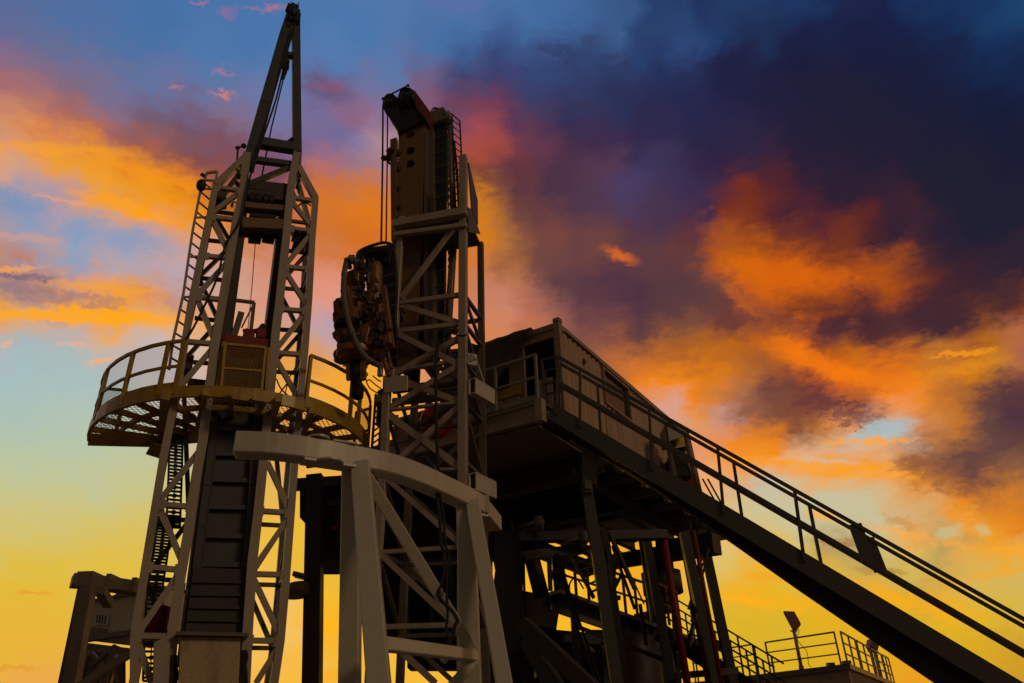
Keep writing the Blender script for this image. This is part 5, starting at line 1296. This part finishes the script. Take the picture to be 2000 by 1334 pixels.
# hand rails on both sides
def hz(t, w, h): return sp(t, w, h)
HR = 1.24
for w, nm in ((-.02, 'near'), (SWD + .02, 'far')):
    m = MB(); ht, hm = (HR, HR * .47) if w < 0 else (HR + .1, HR * .47 + .17)
    m.beam(hz(.15, w, ht), hz(TL, w, ht), .055, .065, sw); m.beam(hz(.15, w, hm), hz(TL, w, hm), .055, .085, sw)
    m.beam(hz(.15, w, ht), hz(.15, w, 0) - stn * .2, .05, .05, sw) 
    m.pc = [(0, len(m.v), 0, len(m.f))]; m.build('hand_rail', green, st)
    for t in (.75, 2.5, 4.1, 5.75, 10.6, 12.2):
        if w > 0: t += .42
        q = MB(); q.beam(hz(t, w, ht), hz(t, w, 0) - stn * (.16 if w < 0 else .05), .055, .085, shz); q.build('rail_post', green, st)
q = MB()
for w in (-.02, SWD + .02):
    tj = 6.95 if w < 0 else 7.35; ht, hm = (HR, HR * .47) if w < 0 else (HR + .1, HR * .47 + .17); q.beam(hz(tj, w, ht), hz(tj + .1, w, hm), .02, .24, sw)
q.build('rail_joint_plate', green, st)
m = MB()
for w in (-.02, SWD + .02):
    a = hz(.15, w, HR); b = a - el_ * -.0 + V((-.35, .15, 0)); m.beam(a, b, .05, .05); m.beam(hz(.15, w, HR * .52), hz(.15, w, HR * .52) + V((-.35, .15, 0)), .045, .045); m.beam(b, b - UP * 1.0, .055, .055, shz)
m.build('landing_rail', green, st)

# ---- machinery behind the stair head, right end of the cabin
gen = thing('engine_unit', C3(LEN + 1., .2, 0), 'dark boxy engine unit on the floor beyond the end of the cabin', 'engine')
m = MB(); a = [atY(1308, 885, 21.), atY(1337, 878, 21.), atY(1352, 930, 21.), atY(1312, 930, 21.)]; m.hexa(a + [v + V((0, 1.2, 0)) for v in a]); m.beam(atY(1318, 880, 21.3), atY(1340, 876, 21.), .12, .1); m.build('casing', black, gen, bev=.01)
m = MB(); m.beam(atY(1345, 940, 20.8), atY(1356, 955, 20.8), .35, .3, UP); m.build('red_box', red, gen)
m = MB(); m.hosep(smoothpath([atY(x, y, 20.7) for x, y in ((1320, 920), (1330, 905), (1345, 915), (1350, 935))], 5), .03, 6); m.build('hose_loop', rubber, gen, smooth=True)
m = MB(); m.tube(atY(1341, 850, 20.2), atY(1366, 965, 20.2), .09, 12); m.build('post', cabinf, gen, smooth=True)
m = MB(); a = [atY(1300, 828, 20.), atY(1345, 848, 20.2), atY(1322, 858, 20.), atY(1304, 862, 20.)]; m.prism(a, V((0, 1.0, .1))); m.beam(atY(1303, 862, 20.), atY(1318, 930, 20.), .1, .12); m.build('awning', dull, gen)
m = MB()
for x in (1372, 1382): m.beam(atY(x, 935, 20.), atY(x + 28, 985, 20.), .03, .04)
m.build('strut', dark, gen)

# ================================================================== REAR MACHINERY UNDER THE FLOOR
# catwalk with railings, tanks and diagonals seen between the columns
def frail(name, label, pa, pb, Ya, Yb, n, hpx_m=1.05, group=None, mat=handr, r=.03, mids=(.5,)):
    a, b = atY(*pa, Ya), atY(*pb, Yb)
    return railing(name, label, [a, b], [a.lerp(b, i / n) for i in range(n + 1)], hpx_m, mat, r, mids, group, toe=False)
cw = thing('catwalk', atY(1200, 1250, 22), 'long raised walkway deck crossing behind the columns under the drill floor', 'walkway')
m = MB()
a, b = atY(1072, 1160, 20.5), atY(1360, 1262, 24.); m.beam(a, b, .9, .09, None); m.beam(a - UP * .22, b - UP * .22, .1, .36)
m.build('deck', dull, cw)
m = MB()
for f_ in (.15, .45, .8): p = a.lerp(b, f_); m.beam(p - UP * .1, V((p.x, p.y, 0)), .2, .25, V((1, 0, 0)))
m.build('support', dark, cw)
frail('guard_rail', 'rusty thin guard rail on the walkway seen between the columns', (1074, 1154), (1268, 1213), 20.4, 23., 8, mat=rustred)
frail('guard_rail', 'far piece of rusty guard rail just left of the red pipes', (1285, 1212), (1330, 1230), 22.5, 23.2, 2, mat=rustred)
# rear stair going down to the right
rs = thing('rear_stair', atY(1500, 1334, 22), 'thin dark rear stair with twin hand rails falling to the right behind the columns', 'stairs')
a, b = atY(1290, 1190, 22.), atY(1540, 1345, 20.)
m = MB()
for w in (0, .8):
    o = V((0, w, 0)); m.beam(a + o - UP * .5, b + o - UP * .5, .04, .26)
m.build('stringer', dark, rs)
m = MB()
for w in (0, .8):
    for h in (.55, .1): m.beam(a + V((0, w, h)), b + V((0, w, h)), .035, .04)
m.build('hand_rail', dark, rs)
m = MB()
for w in (0, .8):
    for i in range(8): p = a.lerp(b, (i + .3) / 8) + V((0, w, 0)); m.beam(p + UP * .55, p - UP * .5, .04, .04, V((1, 0, 0)))
m.build('rail_post', dark, rs)
m = MB()
for i in range(16): p = a.lerp(b, (i + .5) / 16) - UP * .48; m.beam(p, p + V((0, .8, 0)), .2, .03, V((1, 0, 0)))
m.build('tread', dark, rs)
# inclined ladder stair far left of the columns
is_ = thing('inclined_ladder', atY(1150, 1180, 19.5), 'steep dark ladder stair behind the walkway rail', 'ladder')
m = MB(); m.beam(atY(1112, 1078, 20.), atY(1160, 1168, 20.), .16, .08); m.beam(atY(1140, 1070, 20.4), atY(1185, 1150, 20.4), .05, .07); m.build('side_rail', dark, is_)
m = MB()
for i in range(6): m.beam(atY(1118 + i * 8, 1085 + i * 14, 20.), atY(1142 + i * 7, 1080 + i * 13, 20.4), .05, .05)
m.build('tread', dark, is_)
# slanting cylinders and posts silhouetted against the yellow sky
hy = thing('lifting_cylinder', atY(1060, 1160, 19.), 'thick black slanting hydraulic cylinder between the tower and the columns', 'cylinder')
m = MB(); m.tube(atY(1032, 1064, 19.), atY(1058, 1165, 19.), .19, 16); m.build('barrel', black, hy, smooth=True)
m = MB(); m.tube(atY(1026, 1050, 19.), atY(1034, 1075, 19.), .12, 14); m.ball(atY(1027, 1054, 19.), .16); m.build('rod_end', dark, hy, smooth=True)
vp = thing('vertical_stack', atY(1092, 1170, 21.), 'upright pipe stack with a bracket collar rising behind the walkway', 'pipe')
m = MB(); m.beam(atY(1088, 1072, 21.), atY(1095, 1165, 21.), .32, .3, V((1, 0, 0))); m.build('stack_pipe', dark, vp)
m = MB(); m.prism([atY(x, y, 20.9) for x, y in ((1074, 1118), (1106, 1120), (1098, 1138), (1084, 1138))], V((0, .2, 0))); m.build('collar', dark, vp)
v2 = thing('exhaust_stack', atY(1290, 1190, 24.), 'thick dark exhaust stack with stepped collars between the right columns', 'pipe')
m = MB(); m.tube(atY(1284, 1080, 24.), atY(1296, 1195, 24.), .45, 18); m.tube(atY(1290, 1118, 24.), atY(1296, 1160, 24.), .6, 18); m.build('stack_pipe', dark, v2, smooth=True)
m = MB(); m.hosep(smoothpath([atY(x, y, 20.) for x, y in ((1112, 1152), (1113, 1140), (1120, 1130), (1128, 1132), (1140, 1150))], 6), .022, 6)
tag(m.build('hose_loop', rubber, smooth=True), 'arched black hose looping above the walkway deck', 'hose')
m = MB(); m.hosep(catenary(atY(1201, 1064, 18.), atY(1238, 1058, 18.), .22), .008, 5)
tag(m.build('thin_wire', rubber), 'thin wire sagging between two beams under the floor', 'wire')
for i, (pts, lb) in enumerate((([(1085, 1082), (1105, 1150), (1122, 1210), (1150, 1290), (1165, 1334)], 'left one of the two black cables slanting down before the walkway'), ([(1090, 1082), (1110, 1150), (1130, 1210), (1158, 1290), (1172, 1334)], 'right one of the two black cables slanting down before the walkway'),
                               ([(1023, 1090), (1024, 1150), (1030, 1230), (1032, 1300)], 'black cable hanging straight beside the dark column left of the walkway'), ([(1040, 1215), (1060, 1270), (1085, 1334)], 'black cable slanting over the grey diagonal strut'))):
    m = MB(); m.hosep(smoothpath([atY(x, y, 17.0) for x, y in pts], 5), .03, 6); tag(m.build('hanging_cable', rubber, smooth=True), lb, 'cable', 'black cables hanging under the deck')
# big raking struts, low in the middle
rk = thing('raking_strut', atY(1100, 1334, 16), 'pair of thick grey raking struts rising to the left at the bottom middle', 'strut')
m = MB(); m.beam(atY(1020, 1218, 16.), atY(1160, 1350, 15.4), .3, .3); m.build('strut_beam', dark, rk, bev=.01)
m = MB(); m.beam(atY(1030, 1250, 16.5), atY(1090, 1350, 16.), .26, .3); m.build('strut_beam', dark, rk, bev=.01)
lb_ = thing('pipe_bundle', atY(1180, 1334, 19.5), 'loose dark struts and conduits crossing behind the near column', 'strut')
m = MB()
for (x0, y0, x1, y1, w) in ((1196, 1066, 1240, 1190, .07), (1203, 1075, 1196, 1160, .09), (1208, 1072, 1258, 1180, .035), (1180, 1190, 1215, 1120, .08), (1188, 1165, 1212, 1168, .1), (1075, 1085, 1078, 1160, .05), (1122, 1090, 1126, 1160, .05), (1345, 1190, 1372, 1100, .07), (1385, 1070, 1350, 1215, .05), (1130, 1225, 1300, 1290, .09), (1250, 1180, 1262, 1260, .08), (1310, 1130, 1318, 1260, .06)):
    m.beam(atY(x0, y0, 19.5), atY(x1, y1, 19.5), w, w)
m.pc = [(0, len(m.v), 0, len(m.f))]; m.build('strut_beam', dark, lb_)
# storage vessels under the walkway
tk = []
for i, (x, y, Y, r, lb) in enumerate(((1235, 1300, 21.5, .75, 'left of two round dull tanks low behind the columns'), (1275, 1312, 22.5, .6, 'right of two round dull tanks low behind the columns'))):
    c = atY(x, y, Y); t = thing('storage_tank', V((c.x, c.y, 0)), lb, 'tank', 'round tanks low behind the columns')
    m = MB(); m.lathe(V((c.x, c.y, .3)), UP, [(0, .1), (.05, r), (c.z + .1, r), (c.z + .4, r * .8), (c.z + .5, .1)], 24); m.build('shell', dark, t, smooth=True)
    m = MB(); m.lathe(V((c.x, c.y, 0)), UP, [(0, r * .9), (.3, r * .9)], 12); m.build('skirt', dark, t)
# clutter deck: beams, drive units below the walkway
mk = thing('mud_pump_unit', V((atY(1150, 1260, 22).x, 22, 0)), 'dark bulky pump machinery massed below the walkway behind the columns', 'pump')
m = MB(); random.seed(11)
m.beam(atY(1010, 1240, 21.5), atY(1260, 1262, 22.5), .8, .3); m.beam(atY(1010, 1190, 21.), atY(1090, 1205, 21.), 1., .8); m.beam(atY(1150, 1240, 22.4), atY(1420, 1262, 23.), .5, .16)
for i in range(26):
    x = random.uniform(1010, 1300); y = random.uniform(1262, 1334) if random.random() < .7 else random.uniform(1205, 1262)
    if 1105 < x < 1140 and 1195 < y < 1225: continue
    c = atY(x, y, random.uniform(22, 24)); w = random.uniform(.25, .8); m.beam(c - UP * w * .6, c + UP * w * .6, w, w * .8, hdir(random.uniform(0, 90)))
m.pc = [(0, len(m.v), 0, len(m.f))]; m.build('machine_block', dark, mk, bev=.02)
m = MB()
for i in range(7):
    x = 1020 + i * 38; m.tube(atY(x, 1255 + (i % 3) * 14, 21.), atY(x + 36, 1262 + (i % 2) * 25, 21.5), .1, 12)
m.pc = [(0, len(m.v), 0, len(m.f))]; m.build('pipe_run', dull, mk, smooth=True)
m = MB()
for i in range(9): c = atY(990 + i * 50, 1334, 22.); m.beam(V((c.x, c.y, 0)), V((c.x, c.y, c.z - .1)), .5, .5)
m.pc = [(0, len(m.v), 0, len(m.f))]; m.build('skid_frame', black, mk)
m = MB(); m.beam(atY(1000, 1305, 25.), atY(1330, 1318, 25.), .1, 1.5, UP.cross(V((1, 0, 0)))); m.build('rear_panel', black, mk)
# dark bulk behind the tower, under the floor: drawworks house
dw = thing('drawworks_house', V((atY(830, 1000, 19).x, 19, 0)), 'black drawworks mass filling the space behind the tower and the curved beam', 'machinery')
m = MB()
def boxpx(m, x0, y0, x1, y1, Y, dep=1.5):
    a = [atY(x0, y0, Y), atY(x1, y0, Y), atY(x1, y1, Y), atY(x0, y1, Y)]; m.hexa(a + [v + V((0, dep, 0)) for v in a])
boxpx(m, 585, 945, 935, 1012, 18.6, 1.2); boxpx(m, 596, 1000, 700, 1105, 19., 1.); boxpx(m, 690, 1000, 1000, 1060, 18.4, 2.); boxpx(m, 738, 1050, 960, 1190, 19.2, .8); boxpx(m, 742, 1190, 1010, 1264, 20., .8); boxpx(m, 795, 1262, 905, 1306, 19.5, .6); boxpx(m, 912, 1255, 1010, 1400, 20.5, .8)
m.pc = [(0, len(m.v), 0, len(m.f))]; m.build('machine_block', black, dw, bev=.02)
m = MB()
for (x0, y0, x1, y1, w) in ((640, 985, 720, 975, .12), (690, 1010, 860, 1000, .1), (560, 948, 690, 940, .25), (775, 1100, 950, 1090, .1), (610, 1108, 690, 1095, .14), (780, 1150, 880, 1142, .08), (800, 1075, 950, 1062, .16), (940, 1088, 1140, 1072, .1), (930, 1140, 1024, 1136, .08)):
    m.beam(atY(x0, y0, 18.2), atY(x1, y1, 18.2), w, w)
for (x0, y0, x1, y1, w) in ((790, 1090, 795, 1250, .12), (840, 1080, 845, 1250, .1), (880, 1080, 882, 1250, .12), (660, 980, 664, 1060, .15), (1015, 1100, 1016, 1300, .1), (868, 1085, 868, 1215, .07)):
    m.beam(atY(x0, y0, 18.3), atY(x1, y1, 18.3), w, w)
m.build('frame_beam', dark, dw)
m = MB(); m.tube(atY(800, 1100, 18.), atY(812, 1138, 18.), .22, 16, .2); m.build('bucket', farm, dw, smooth=True)
m = MB(); m.tube(atY(582, 1140, 17.3), atY(583, 1166, 17.3), .24, 18); m.beam(atY(575, 1122, 17.3), atY(600, 1128, 17.3), .3, .1); m.build('filter_can', dull, dw, smooth=True)
m = MB()
for (x, y) in ((690, 1010), (648, 1032), (702, 990)): m.beam(atY(x, y, 18.1), atY(x + 12, y - 1, 18.1), .08, .1)
m.build('warning_strip', red, dw)
m = MB()
for (x, y) in ((1055, 1015), (1135, 1048)):
    m.tube(atY(x - 40, y + 16, 17.), atY(x, y, 17.), .05, 8)
    for k in range(5): c = atY(x + random.uniform(-8, 8), y + random.uniform(-6, 10), 17.); m.ball(c, random.uniform(.06, .11))
    m.tube(atY(x, y - 8, 17.), atY(x + 3, y + 22, 17.), .05, 8)
m.build('pipe_valve', dull, dw, smooth=True)
m = MB()
for k in range(8):
    x = 960 + k * 6; m.hosep(smoothpath([atY(x, 1050, 17.2), atY(x + random.uniform(-6, 8), 1100, 17.), atY(x + random.uniform(-5, 15), 1150, 17.), atY(x + random.uniform(-10, 10), 1230, 17.2)], 5), .04, 6)
m.pc = [(0, len(m.v), 0, len(m.f))]; m.build('hose_bundle', rubber, dw, smooth=True)

# ---- stuff seen through the lattice tower between platform and curved beam
rw = thing('hose_reel', atY(852, 830, 15.7), 'bright red hose reel seen through the lattice tower', 'reel')
c = atY(852, 824, 15.7); m = MB(); m.lathe(c, V((-.1, 1, .1)), [(-.1, .05), (-.1, .34), (-.05, .36), (-.05, .2), (.15, .2), (.15, .36), (.2, .34), (.2, .05)], 26); m.build('drum', redb, rw)
m = MB(); m.lathe(c - V((0, .12, 0)), V((-.1, 1, .1)), [(-.06, .03), (-.06, .1), (0, .1)], 14); m.beam(c + V((0, -.12, -.35)), c + V((0, -.12, .35)), .06, .04); m.build('hub', black, rw)
lw = thing('lower_wall', atY(850, 840, 18.), 'pale planked wall and beams behind the lattice tower at floor level', 'wall')
m = MB(); a = [C3(.3, 3.1, 0), C3(.3, 5.4, 0), C3(.3, 5.4, 1.3), C3(.3, 3.1, 1.3)]; m.hexa(a + [v + el_ * .05 for v in a]); m.build('planking', cabin, lw)
m = MB()
for w in (3.2, 4.2, 5.2): m.beam(C3(.2, w, 0), C3(.2, w, 1.5), .08, .08)
m.beam(C3(.15, 3.1, 1.3), C3(.15, 5.5, 1.3), .1, .14, UP); m.beam(C3(.15, 3.1, .75), C3(.15, 5.5, .75), .06, .1, UP); m.build('stud', farm, lw)
lp_ = thing('ladder_cage', atY(735, 850, 15.5), 'dark ladder and blue drum tucked between the round platform and the tower', 'ladder')
m = MB()
for x in (728, 742): m.beam(atY(x + 6, 770, 15.5), atY(x - 2, 880, 15.5), .05, .05)
m.build('ladder_rail', dark, lp_)
m = MB()
for i in range(9): y = 780 + i * 12; m.beam(atY(733 - i * .7, y + 2, 15.5), atY(747 - i * .7, y - 8, 15.5), .03, .03)
m.build('ladder_rung', dull, lp_)
m = MB(); m.tube(atY(748, 765, 15.8), atY(745, 830, 15.8), .13, 16); m.build('drum', blue, lp_, smooth=True)
m = MB(); a = [atY(732, 785, 15.4), atY(752, 782, 15.4), atY(740, 768, 15.4)]; m.prism(a, V((0, .5, 0))); m.build('rain_hood', beamw, lp_)
m = MB(); m.tube(T(768, 762, .5), T(905, 745, .5), .09, 12); m.tube(T(768, 785, .6), T(905, 772, .6), .09, 12); tag(m.build('cross_pipe', dull, smooth=True), 'two fat pipes running across inside the lattice tower', 'pipe')

# ================================================================== FAR LEFT FRAME AND HUT
fg = thing('portal_frame', V((atY(160, 1300, 19).x, 19, 0)), 'distant cream portal frame with stepped crossbeam at the lower left', 'frame')
zq = atY(160, 1121, 19.).z
q = [atZ(143, 1130, zq), atZ(190, 1134, zq), atZ(232, 1140, zq), atZ(282, 1147, zq)]
m = MB(); ribbon(m, q, .5, .3); m.build('crossbeam', farm, fg, bev=.015)
m = MB()
for x, y in ((212, 1137), (262, 1144)): c = atZ(x, y, zq); m.beam(c - UP * .17 + V((0, .2, 0)), c + UP * .2 + V((0, .2, 0)), .12, .56, V((1, 0, 0)))
c = atZ(165, 1131, zq); m.beam(c - UP * .18 + V((0, .24, 0)), c + UP * .19 + V((0, .24, 0)), .4, .54, V((1, 0, 0))); m.build('beam_stiffener', farm, fg)
def cg_(pt, pb, Y, w, mat, par, nm='leg', yb=None):
    a = atY(*pt, Y); b = atY(*pb, yb or Y); d = b - a; b = a + d * (-a.z / d.z); m = MB(); m.beam(a, b, w, w, V((1, 0, 0))); m.build(nm, mat, par, bev=.01)
cg_((172, 1148), (140, 1334), 19.1, .3, farm, fg); cg_((164, 1148), (126, 1334), 19.7, .22, dull, fg)
m = MB(); m.beam(atY(196, 1152, 19.3), atY(212, 1180, 21.), .22, .2); m.beam(atY(183, 1154, 19.2), atY(200, 1156, 19.4), .08, .1); m.beam(atY(268, 1268, 19.), atY(155, 1340, 19.), .16, .16); m.build('brace', farm, fg)
hu = thing('office_hut', V((atY(215, 1200, 25).x, 25, 0)), 'pale boarded hut on stilts with barred window behind the distant portal frame', 'hut')
HP = Plane(215, 1220, 24.0, 118)
if HP.d.x < 0: HP.d = -HP.d
H = lambda x, y, o=0: HP.p(x, y, o)
hw = [H(176, 1178), H(300, 1200), H(300, 1268), H(163, 1250)]
zt_, zb_ = hw[0].z, hw[3].z
A0 = V((hw[3].x, hw[3].y, 0)); A1 = A0 + (H(300, 1220) - H(176, 1220)) * V((1, 1, 0)) if False else V((H(310, 1220).x, H(310, 1220).y, 0))
hd = (A1 - A0).normalized(); hn = HP.n
m = MB(); n = int((A1 - A0).length / .18)
for i in range(n):
    a = A0 + hd * (i * .18); b = a + hd * .172
    m.hexa([a + UP * zb_, b + UP * zb_, b + UP * zt_, a + UP * zt_] + [v + hn * .05 for v in (a + UP * zb_, b + UP * zb_, b + UP * zt_, a + UP * zt_)])
a, b = A0, A1
m.hexa([v + hn * .052 for v in (a + UP * zb_, b + UP * zb_, b + UP * zt_, a + UP * zt_)] + [v + hn * 2.4 for v in (a + UP * zb_, b + UP * zb_, b + UP * zt_, a + UP * zt_)])
m.pc = [(0, len(m.v), 0, len(m.f))]; m.build('wall', hutm, hu)
m = MB(); m.beam(A0 + UP * (zt_ + .04) - hd * .1 + hn * .1, A1 + UP * (zt_ + .04) + hn * .1, .4, .08); m.beam(A0 + UP * zb_ - hd * .1, A1 + UP * zb_, .2, .14)
m.prism([A0 + UP * (zt_ + .08) + hd * .9, A0 + UP * (zt_ + .45) + hd * 1.9, A1 + UP * (zt_ + .08)], hn * 2.2); m.build('roof', dull, hu)
m = MB(); c4 = [H(191, 1199, -.01), H(213, 1202, -.01), H(210, 1221, -.01), H(189, 1218, -.01)]; m.hexa(c4 + [v - hn * .03 for v in c4]); w_ = m.build('window', glass, hu)
m = MB()
for i in range(4): m.beam(c4[i] - hn * .04, c4[(i + 1) % 4] - hn * .04, .035, .035)
for f_ in (.25, .5, .75): m.beam(c4[0].lerp(c4[1], f_) - hn * .06, c4[3].lerp(c4[2], f_) - hn * .06, .016, .016)
m.pc = [(0, len(m.v), 0, len(m.f))]; m.build('window_bars', beamw, w_)
m = MB(); c4 = [H(180, 1225, -.02), H(209, 1229, -.02), H(205, 1250, -.02), H(178, 1246, -.02)]; m.hexa(c4 + [v - hn * .06 for v in c4]); m.build('air_conditioner', dull, hu)
m = MB()
for x in (170, 225, 275): p_ = H(x, 1262); m.beam(p_, V((p_.x, p_.y, 0)), .2, .2)
m.beam(H(165, 1262), H(275, 1276), .1, .2); m.beam(H(168, 1262, .5), H(215, 1320, .5), .1, .12)
m.beam(H(225, 1262), H(180, 1300), .1, .12); m.build('stilt_frame', dull, hu)
m = MB(); a = [H(163, 1268, 1.), H(240, 1276, 1.), H(240, 1400, 1.), H(150, 1400, 1.)]; m.hexa(a + [v + hn * .1 for v in a]); m.build('rear_wall', dark, hu)
ob = thing('trestle_steps', H(205, 1400, -.6), 'small orange painted trestle steps below the distant hut', 'steps')
m = MB(); m.path([H(183, 1340, -.6), H(192, 1300, -.6), H(204, 1302, -.6), H(196, 1340, -.6)], .06, .06); m.path([H(210, 1340, -.6), H(219, 1302, -.6), H(232, 1334, -.6)], .07, .07); m.pc = [(0, len(m.v), 0, len(m.f))]; m.build('frame', orange, ob)

# ================================================================== LOWER RIGHT: TANK HOUSE WITH RAILED ROOF
QS = 1.42
zr = atY(1660, 1301, 20. * QS).z
Rz = lambda x, y, dz=0: atZ(x, y, zr + dz)
corner = Rz(1655, 1300)
lft = Rz(1470, 1322); back = Rz(1765, 1345)
th = thing('tank_house', V((corner.x, corner.y + 1, 0)), 'flat-roofed steel tank block with railings on its roof at the lower right', 'building')
dl = (lft - corner).normalized(); dbk = (back - corner).normalized()
LL, LB = 5.6 * QS, 7.5 * QS
m = MB(); p = [corner, corner + dl * LL, corner + dl * LL + dbk * LB, corner + dbk * LB]
m.hexa([V((v.x, v.y, 0)) for v in p] + [v - UP * .12 for v in p]); m.build('wall', cabinf, th)
m = MB(); p = [corner - dl * .12 - dbk * .12, corner + dl * LL - dbk * .12, corner + dl * LL + dbk * LB, corner - dl * .12 + dbk * LB]
m.hexa([v - UP * .12 for v in p] + [v + UP * .05 for v in p]); m.build('roof', dull, th)
m = MB()
for i in range(18):
    v = corner + dbk * (.3 + i * .4) - dl * .02; m.beam(v - UP * .14, V((v.x, v.y, .1)), .06, .05)
m.pc = [(0, len(m.v), 0, len(m.f))]; m.build('wall_rib', cabinf, th)
m = MB(); 
for k in (0, 1): m.beam(corner + dl * k * .6 + UP * .05, corner + dl * k * .6 + UP * .15, .25, .2)
m.build('roof_curb', dull, th)
RG = 'railings round the flat roof at lower right'
def rr(a, b, n, lb):
    a = corner + (a - corner) * QS; b = corner + (b - corner) * QS
    railing('roof_rail', lb, [a, b], [a.lerp(b, i / n) for i in range(n + 1)], 1.1, handr, .026, (.36, .68), RG, toe=False)
rr(corner + dl * .15, corner + dl * 2.1, 1, 'wide roof railing panel right of the pole of the first floodlight')
rr(corner + dl * 2.5, corner + dl * 4.4, 1, 'wide roof railing panel left of the pole of the first floodlight')
rr(corner + dl * 4.5 , corner + dl * 4.5 + dbk * 2.0, 2, 'short roof railing panel partly behind the rear stair')
rr(corner + dbk * .1, corner + dbk * 1.9, 2, 'receding roof railing panel next to the roof corner')
rr(corner + dbk * 2.1, corner + dbk * 4.0, 2, 'receding roof railing panel in front of the second floodlight')
rr(corner + dbk * 4.3, corner + dbk * 6.0, 2, 'receding roof railing panel just beyond the second floodlight')
rr(corner + dbk * 6.2, corner + dbk * 7.4, 2, 'farthest roof railing panel, beside the main stair')
# flood lights
def flood(base, h, aim, lb, s_=1.0):
    t = thing('floodlight', base, lb, 'floodlight', 'floodlights on the flat roof at lower right')
    m = MB(); m.tube(base, base + UP * h, .045 * s_, 10); m.tube(base, base + UP * .15, .09, 10); m.build('pole', handr, t, smooth=True)
    m = MB(); tp_ = base + UP * h; m.tube(tp_ - V((.12, 0, 0)), tp_ + V((.12, 0, 0)), .03, 8); m.build('bracket', handr, t)
    z = aim.normalized(); x = z.cross(UP).normalized(); y = x.cross(z)
    c = tp_ + UP * .25 * s_
    def fr(d, w, hh): return [c + z * d + x * sx * w + y * sy_ * hh for sx, sy_ in ((-1, -1), (1, -1), (1, 1), (-1, 1))]
    m = MB(); m.hexa(fr(-.16 * s_, .17 * s_, .15 * s_) + fr(.08 * s_, .27 * s_, .25 * s_)); m.build('lamp_housing', rustred, t, bev=.01)
    m = MB(); m.hexa(fr(.085 * s_, .26 * s_, .24 * s_) + fr(.1 * s_, .26 * s_, .24 * s_)); m.build('lens', dull, t)
    m = MB(); m.hosep(smoothpath([c + V((.1, 0, -.15)), c + V((.18, 0, -.35)), tp_ + V((.06, 0, -.3)), tp_ + V((.3, 0, -.7)), tp_ + V((.28, 0, -1.1)), base + V((.35, 0, .1))], 5), .012, 5); m.build('lamp_cable', rubber, t, smooth=True)
flood(Rz(1566, 1309), 1.3, V((-1, .35, -.35)), 'nearer floodlight on its pole, tilted left, above the roof railings', 1.4)
flood(Rz(1722, 1334), 1.25, V((1, .3, -.6)), 'second smaller floodlight behind the receding roof railings', 1.1)
